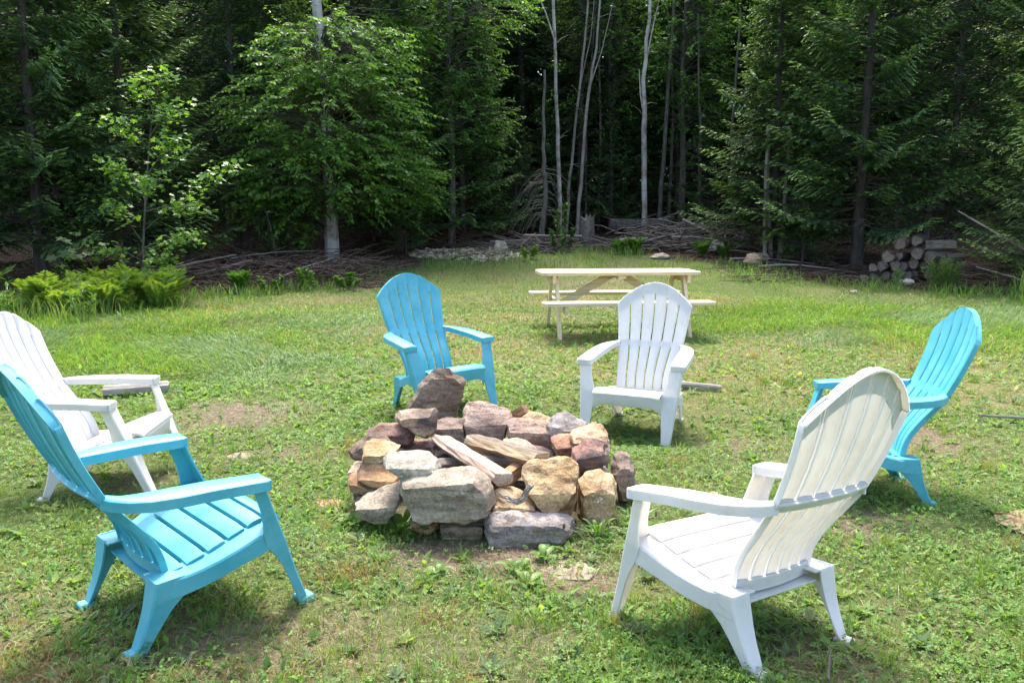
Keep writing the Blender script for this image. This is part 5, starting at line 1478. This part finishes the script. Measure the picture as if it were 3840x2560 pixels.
rosette('plantain', -.72, 3.62, 7, .13, .05, 'broad leaved weed left of the corner stone', 7, .6)
rosette('plantain', .58, 3.62, 12, .16, .013, 'grassy weed right of the tan stone', 8, 1.0)
dn = empty('dandelion_clock', (.40, 3.47, gz(.40, 3.47))); tag(dn, 'dandelion with a grey seed head before the tan stone', 'weed')
mb = MB(); mb.tube([(0, 0, 0), (.0, -.01, .09), (-.015, -.01, .17)], [.003, .0025, .002], 5); mb.build('stem', M['split_pink'], dn)
mb = MB(); rr = random.Random(4)
for k in range(60):
    d = Vector((rr.gauss(0, 1), rr.gauss(0, 1), rr.gauss(0, 1))).normalized(); p = Vector((-.015, -.01, .175)); mb.tube([p, p + d * .017], [.0006, .0012], 3)
mb.build('seed_head', M['silverwood'], dn)['kind'] = 'stuff'
for k, (x0, y0, x1, y1, h) in enumerate([(.33, 3.38, .22, 3.33, .10), (.36, 3.38, .26, 3.32, .11), (.5, 3.45, .62, 3.40, .13), (.44, 3.5, .35, 3.42, .19)]):
    r = empty('dandelion_stalk', (x0, y0, gz(x0, y0))); tag(r, ['bent stalk with a closed bud before the front stone', 'second bent stalk with a closed bud before the front stone', 'pale bare stalk leaning right of the tan stone', 'pale stalk standing against the tan stone'][k], 'weed', 'dandelion stalks by the fire pit')
    mb = MB(); mb.tube([(0, 0, 0), ((x1 - x0) * .4, (y1 - y0) * .4, h * .7), (x1 - x0, y1 - y0, h)], [.003, .0025, .002], 5); mb.build('stem', M['split_pink'], r)
    mb = MB(); mb.tube([(x1 - x0, y1 - y0, h - .003), (x1 - x0, y1 - y0 - .003, h + .010), (x1 - x0, y1 - y0 - .004, h + .022)], [.004, .007, .003], 6); mb.build('bud', M['ashbark'] if k > 1 else M['greybark'], r)

# ------------------------------------------------------------------ the lawn: blades, clover, weeds, straw (too many to count)
def scatter(n, y0, y1, seed, margin=1.0, pw=1.0):
    """points over the wedge of lawn in view, denser towards the camera"""
    rng = np.random.default_rng(seed)
    u = rng.uniform(0, 1, n)
    y = y0 * (y1 / y0) ** (u ** pw)
    x = rng.uniform(-1, 1, n) * (.63 * y + margin)
    return x, y, rng
def on_lawn(x, y, rng, soft=.0):
    k = litter_f(x, y) < rng.uniform(.05, .8, len(x))
    k &= ((x + .05) / .62) ** 2 + ((y - 4.02) / .50) ** 2 > 1.0
    return k
GREENS = np.array([[.135, .245, .042], [.180, .300, .058], [.110, .230, .044], [.225, .310, .078], [.150, .262, .058], [.115, .240, .060]])
def greens(rng, n, x, y, dry=0.0):
    c = GREENS[rng.integers(0, len(GREENS), n)] * rng.uniform(.75, 1.3, (n, 1))
    s = np.clip(straw_f(x, y) * .7 + dry, 0, 1) > rng.uniform(0, 1, n)
    c[s] = np.array([.40, .32, .17]) * rng.uniform(.65, 1.25, (s.sum(), 1))
    c = c * np.array([[1.08, .98, 1.25]])
    lush = vnoise(x, y, .5, 61, 3)[:, None]
    return c * (.72 + .55 * lush)

def blades(name, x, y, rng, L, w, lean, col, seg2=True, lay=None, label='', zoff=0.0):
    n = len(x)
    z = ground_z(x, y) + zoff
    a = rng.uniform(0, 2 * math.pi, n) if lay is None else lay
    d = np.stack([np.cos(a), np.sin(a), np.zeros(n)], 1)
    b = rng.uniform(0, 2 * math.pi, n)
    s = np.stack([np.cos(b), np.sin(b), np.zeros(n)], 1) if lay is None else np.stack([-d[:, 1], d[:, 0], np.zeros(n)], 1)
    P0 = np.stack([x, y, z - .006], 1)
    up = np.array([[0, 0, 1.0]])
    h = np.sqrt(np.maximum(0.02, 1 - lean ** 2))
    Lc = L[:, None]
    mid = P0 + d * (Lc * lean[:, None] * .35) + up * (Lc * h[:, None] * .58)
    tip = P0 + d * (Lc * lean[:, None]) + up * (Lc * h[:, None] * .92)
    W2 = (w / 2)[:, None] * s
    V = np.stack([P0 - W2, P0 + W2, mid + W2 * .8, mid - W2 * .8, tip], 1).reshape(-1, 3)
    i = np.arange(n)[:, None] * 5
    Q = i + np.array([[0, 1, 2, 3]]); T = i + np.array([[3, 2, 4]])
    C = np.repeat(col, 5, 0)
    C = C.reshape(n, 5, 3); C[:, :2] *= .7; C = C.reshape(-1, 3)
    o = link(name, np_mesh(name, V, [Q, T], M['grass'], C))
    return tag(o, label, 'grass', kind='stuff')

def tufty(x, y, rng, k=.55, sc=3.2, seed=71):
    return vnoise(x, y, sc, seed, 3) * .9 + .35 * (rng.uniform(0, 1, len(x)) - .5) > k - .12

# short lawn grass
x, y, rng = scatter(275000, 1.4, 21.0, 1, 1.9, 1.0)
k = on_lawn(x, y, rng) & (soil_f(x, y) < rng.uniform(.30, 1.05, len(x)))
x, y = x[k], y[k]; n = len(x)
far = np.clip(y / 8.0, .75, 1.9)
big = np.clip(vnoise(x, y, 1.7, 81, 3) * 1.5 - .25, .25, 1.2)
L = rng.uniform(.018, .06, n) * (.6 + .9 * big) * np.clip(far, .9, 1.3)
blades('lawn_grass', x, y, rng, L, rng.uniform(.0028, .0048, n) * far * 1.15, rng.uniform(.1, .9, n), greens(rng, n, x, y), label='short patchy lawn grass covering the clearing')
# thin dry straw lying flat
x, y, rng = scatter(140000, 1.4, 20.0, 2, 1.7)
k = on_lawn(x, y, rng) & (np.maximum(straw_f(x, y), soil_f(x, y) * .8) + .17 > rng.uniform(.0, 1.0, len(x)))
x, y = x[k], y[k]; n = len(x)
c = np.array([[.42, .34, .20]]) * rng.uniform(.5, 1.3, (n, 1)) * np.array([[1, 1, 1]]) + rng.normal(0, .012, (n, 3))
blades('dry_straw', x, y, rng, rng.uniform(.03, .11, n), rng.uniform(.002, .004, n) * np.clip(y / 7, .8, 2.2), rng.uniform(.93, .995, n), np.clip(c, .02, 1), label='dry cut straw lying on the lawn', zoff=.008)
# long mown grass lying over on the left and the right
x, y, rng = scatter(90000, 5.5, 14.5, 3, 1.0)
lf = np.clip(blob(x, y, [(-4.6, 9.6, 2.6, 2.0), (-3.2, 8.0, 1.4, 1.0), (5.6, 10.6, 2.6, 1.8), (3.9, 12.2, 1.6, 1.2), (-5.4, 11.2, 2.0, 1.2), (4.6, 8.9, 1.2, .8), (3.1, 10.4, 1.0, .8)]) * 1.25 + (vnoise(x, y, 1.2, 15, 3) - .5) * .9, 0, 1)
k = on_lawn(x, y, rng) & (lf > rng.uniform(.05, 1.0, len(x)) ** 1.4)
x, y = x[k], y[k]; n = len(x)
lay = vnoise(x, y, .55, 19, 2) * 9.0 + rng.normal(0, .5, n)
c = greens(rng, n, x, y, -.3) * np.array([[.78, .95, .95]])
pale = rng.uniform(0, 1, n) < .06; c[pale] = np.array([.34, .33, .14])
blades('long_grass', x, y, rng, rng.uniform(.06, .28, n) * (.45 + .6 * lf[k]), rng.uniform(.004, .007, n) * np.clip(y / 7, .8, 1.8), rng.uniform(.72, .97, n), c, lay=lay, label='long mown grass lying over in swathes')
# taller rough grass along the edge of the forest
x, y, rng = scatter(52000, 9.5, 21.5, 4, 1.5)
e = forest_edge(x)
k = (np.abs(y - e + .5) < rng.uniform(.0, 2.4, len(x)) * np.where((x > .8) & (x < 4.8), 1.4, .8)) & (vnoise(x, y, 1.4, 91, 3) > .40) & (litter_f(x, y) < .75)
x, y = x[k], y[k]; n = len(x)
c = greens(rng, n, x, y, -.25) * np.array([[.85, 1.05, .9]])
blades('rough_grass', x, y, rng, rng.uniform(.12, .34, n), rng.uniform(.008, .014, n), rng.uniform(.15, .7, n), c, label='taller rough grass along the edge of the forest')
x, y, rng = scatter(5000, 10.5, 13.5, 14, .5); k = (x < -5.6) & (x > -8.6); x, y = x[k], y[k]; n = len(x)
blades('rough_grass', x, y, rng, rng.uniform(.2, .5, n), rng.uniform(.007, .012, n), rng.uniform(.15, .6, n), greens(rng, n, x, y, -.3), label='tall grass round the fern bed on the left')
x = 8.7 + RNG.normal(0, .35, 260); y = 13.2 + RNG.normal(0, .25, 260)
blades('rough_grass', x, y, RNG, RNG.uniform(.3, .8, 260), RNG.uniform(.010, .018, 260), RNG.uniform(.1, .5, 260), greens(RNG, 260, x, y, -.4) * [[1.1, 1.15, .9]], label='tall bright grass blades at the right edge of the lawn')
# tufts of fine grass
rng = np.random.default_rng(41)
tx, ty, _ = scatter(640, 1.8, 9.0, 42, 1.7)
k = on_lawn(tx, ty, rng); tx, ty = tx[k], ty[k]
tx = np.concatenate([tx, [-.36, -.33, -.40, -.35, -.62, -.6, .02, .1, -.95]]); ty = np.concatenate([ty, [4.60, 4.58, 4.62, 4.55, 4.42, 4.45, 2.66, 2.63, 2.72]])
m_ = 34
x = np.repeat(tx, m_) + rng.normal(0, .022, len(tx) * m_); y = np.repeat(ty, m_) + rng.normal(0, .022, len(tx) * m_)
n = len(x)
tl = np.repeat(rng.uniform(.5, 1.25, len(tx)), m_)
tc = np.repeat(GREENS[rng.integers(0, 6, len(tx))], m_, 0) * rng.uniform(.8, 1.3, (n, 1))
dr = np.repeat(rng.uniform(0, 1, len(tx)) < .12, m_); tc[dr] = np.array([.32, .24, .12])
blades('grass_tufts', x, y, rng, rng.uniform(.04, .115, n) * tl, rng.uniform(.0022, .0036, n) * np.clip(y / 4.5, .9, 2), rng.uniform(.1, .75, n), tc, label='small tufts of fine grass in the lawn')

# clover: three round leaflets on a low stem
def clover(name, x, y, rng, size, hgt, col, label):
    n = len(x)
    z = ground_z(x, y) + hgt
    a0 = rng.uniform(0, 6.28, n)
    tilt = rng.normal(0, .28, (n, 2))
    V, C = [], []
    ang = np.array([0, .95, 0, -.95]); rr_ = np.array([.05, .85, 1.02, .85])
    for kf in range(3):
        a = a0 + kf * 2.094 + rng.normal(0, .15, n)
        sc = size * rng.uniform(.8, 1.2, n)
        u = (rr_[None] * np.cos(ang[None] * .62)) * sc[:, None]
        v = (rr_[None] * np.sin(ang[None] * .62)) * sc[:, None]
        px = u * np.cos(a)[:, None] - v * np.sin(a)[:, None]
        py = u * np.sin(a)[:, None] + v * np.cos(a)[:, None]
        pz = px * tilt[:, :1] + py * tilt[:, 1:] + .18 * np.abs(v) - .10 * u
        V.append(np.stack([x[:, None] + px, y[:, None] + py, z[:, None] + pz], 2))
        C.append(np.repeat((col * rng.uniform(.82, 1.18, (n, 1)))[:, None], 4, 1))
    V = np.concatenate(V, 0).reshape(-1, 3); C = np.concatenate(C, 0).reshape(-1, 3)
    F = np.arange(len(V)).reshape(-1, 4)
    o = link(name, np_mesh(name, V, F, M['grass'], C))
    return tag(o, label, 'clover', kind='stuff')
x, y, rng = scatter(160000, 1.4, 12.0, 5, 1.8, .92)
cl = np.clip(vnoise(x, y, 1.5, 101, 3) * 1.7 - .55 + .35 * np.clip(x / 1.5, -.4, 1) * (y < 5), 0, 1)
k = on_lawn(x, y, rng) & (soil_f(x, y) * .8 < rng.uniform(.1, 1.0, len(x))) & (cl + .12 > rng.uniform(.05, .9, len(x))) & (straw_f(x, y) * .6 < rng.uniform(.0, 1, len(x)))
x, y = x[k], y[k]; n = len(x)
c = np.array([[.135, .270, .050]]) * rng.uniform(.7, 1.4, (n, 1)); c[:, 0] *= rng.uniform(.85, 1.35, n)
clover('clover', x, y, rng, rng.uniform(.006, .0125, n) * np.clip(y / 4, 1, 2.0), rng.uniform(.008, .045, n), c, 'low clover carpeting parts of the lawn')

# small broad leaves of lawn weeds
x, y, rng = scatter(190000, 1.4, 14.0, 6, 1.8, .9)
wd = np.clip(vnoise(x, y, 2.0, 111, 3) * 1.7 - .45, 0, 1)
k = on_lawn(x, y, rng) & (soil_f(x, y) * .9 < rng.uniform(.15, 1.0, len(x))) & (wd + .1 > rng.uniform(.1, 1, len(x)))
x, y = x[k], y[k]; n = len(x)
# gather the leaves in rosettes
grid = .05 * np.clip(y / 3, .8, 1.7)
cx_, cy_ = (np.floor(x / grid) + hashn(np.floor(x / grid), np.floor(y / grid), 1)) * grid, (np.floor(y / grid) + hashn(np.floor(x / grid), np.floor(y / grid), 2)) * grid
x, y = cx_ + rng.normal(0, .006, n), cy_ + rng.normal(0, .006, n)
k = on_lawn(x, y, rng); x, y, grid, n = x[k], y[k], grid[k], int(k.sum())
a = rng.uniform(0, 6.28, n); el = rng.uniform(.05, .9, n)
ax = np.stack([np.cos(a) * np.cos(el), np.sin(a) * np.cos(el), np.sin(el)], 1)
nr = np.stack([-np.cos(a) * np.sin(el), -np.sin(a) * np.sin(el), np.cos(el)], 1) + rng.normal(0, .15, (n, 3)); nr = unit(nr - ax * np.sum(ax * nr, 1, keepdims=True))
L = rng.uniform(.02, .06, n) * np.clip(y / 5, .9, 1.3)
c = greens(rng, n, x, y, -.35) * np.array([[1.0, 1.12, 1.0]])
gl = hashn(np.floor(x * 9), np.floor(y * 9), 7) > .86; c[gl] = c[gl] * .6 + np.array([.10, .14, .10]) * .5
V, F, C = leaves_np(np.stack([x, y, ground_z(x, y) + .004], 1), ax, nr, L, L * rng.uniform(.28, .52, n), c, .15)
o = link('lawn_weeds', np_mesh('lawn_weeds', V, F, M['grass'], C)); tag(o, 'small broad leaved weeds spread through the lawn', 'weeds', kind='stuff')

# flat rosettes of larger leaves between the clover
tx, ty, rng = scatter(400, 2.3, 7.5, 16, 1.7)
k = on_lawn(tx, ty, rng); tx, ty = tx[k], ty[k]; m_ = 9
x = np.repeat(tx, m_); y = np.repeat(ty, m_); n = len(x)
a = np.tile(np.arange(m_) * 2.399, len(tx)) + rng.normal(0, .3, n) + np.repeat(rng.uniform(0, 6.28, len(tx)), m_); el = rng.uniform(.08, .75, n)
ax = np.stack([np.cos(a) * np.cos(el), np.sin(a) * np.cos(el), np.sin(el)], 1)
nr = np.stack([-np.cos(a) * np.sin(el), -np.sin(a) * np.sin(el), np.cos(el)], 1) + rng.normal(0, .12, (n, 3)); nr = unit(nr - ax * np.sum(ax * nr, 1, keepdims=True))
L = np.repeat(rng.uniform(.035, .075, len(tx)), m_) * rng.uniform(.6, 1.15, n)
pal = np.array([[.13, .25, .05], [.17, .29, .06], [.12, .20, .08], [.16, .22, .12], [.21, .30, .06]])
c = np.repeat(pal[rng.integers(0, 5, len(tx))], m_, 0) * rng.uniform(.75, 1.25, (n, 1))
V, F, C = leaves_np(np.stack([x, y, ground_z(x, y) + .006], 1), ax, nr, L, L * np.repeat(rng.uniform(.25, .5, len(tx)), m_), c, .14)
o = link('lawn_rosettes', np_mesh('lawn_rosettes', V, F, M['grass'], C)); tag(o, 'flat leaf rosettes of plantain and hawkweed in the lawn', 'weeds', kind='stuff')
# rust brown dried tufts
tx = np.array([-1.62, -1.45, -1.75, -1.5, -.62, -.55, -.7, -1.9, -1.3, .95, 2.0, -.25, 1.9, -2.6]); ty = np.array([2.35, 2.30, 2.42, 2.45, 3.02, 3.06, 2.98, 2.5, 2.28, 4.6, 4.8, 2.7, 2.6, 5.2]); m_ = 110
x = np.repeat(tx, m_) + rng.normal(0, .06, len(tx) * m_); y = np.repeat(ty, m_) + rng.normal(0, .05, len(tx) * m_); n = len(x)
blades('dry_tufts', x, y, rng, rng.uniform(.03, .09, n), rng.uniform(.0022, .0036, n), rng.uniform(.3, .9, n), np.array([[.34, .22, .12]]) * rng.uniform(.6, 1.4, (n, 1)), label='rust brown dried grass tufts in the foreground')

# brown fallen leaves and needles on the forest floor, twig bits in the lawn
x, y, rng = scatter(40000, 11.5, 26.0, 8, 3.0)
k = litter_f(x, y) > rng.uniform(.1, .9, len(x)); x, y = x[k], y[k]; n = len(x)
a = rng.uniform(0, 6.28, n); ax = np.stack([np.cos(a), np.sin(a), rng.uniform(-.1, .4, n)], 1); ax = unit(ax)
nr = np.array([[0, 0, 1.0]]) + rng.normal(0, .4, (n, 3)); nr = unit(nr - ax * np.sum(ax * nr, 1, keepdims=True))
L = rng.uniform(.04, .11, n)
c = np.array([[.10, .062, .042]]) * rng.uniform(.5, 1.8, (n, 1))
V, F, C = leaves_np(np.stack([x, y, ground_z(x, y) + .01], 1), ax, nr, L, L * .55, c, .2)
o = link('leaf_litter', np_mesh('leaf_litter', V, F, M['grass'], C)); tag(o, 'brown leaf litter on the forest floor', 'litter', kind='stuff')
x, y, rng = scatter(2600, 1.7, 9.0, 9, .8); k = on_lawn(x, y, rng); x, y = x[k], y[k]; n = len(x)
blades('twig_bits', x, y, rng, rng.uniform(.03, .14, n), rng.uniform(.003, .006, n), rng.uniform(.96, .998, n), np.array([[.20, .14, .10]]) * rng.uniform(.4, 1.5, (n, 1)), label='bits of twig and bark lying in the lawn', zoff=.014)
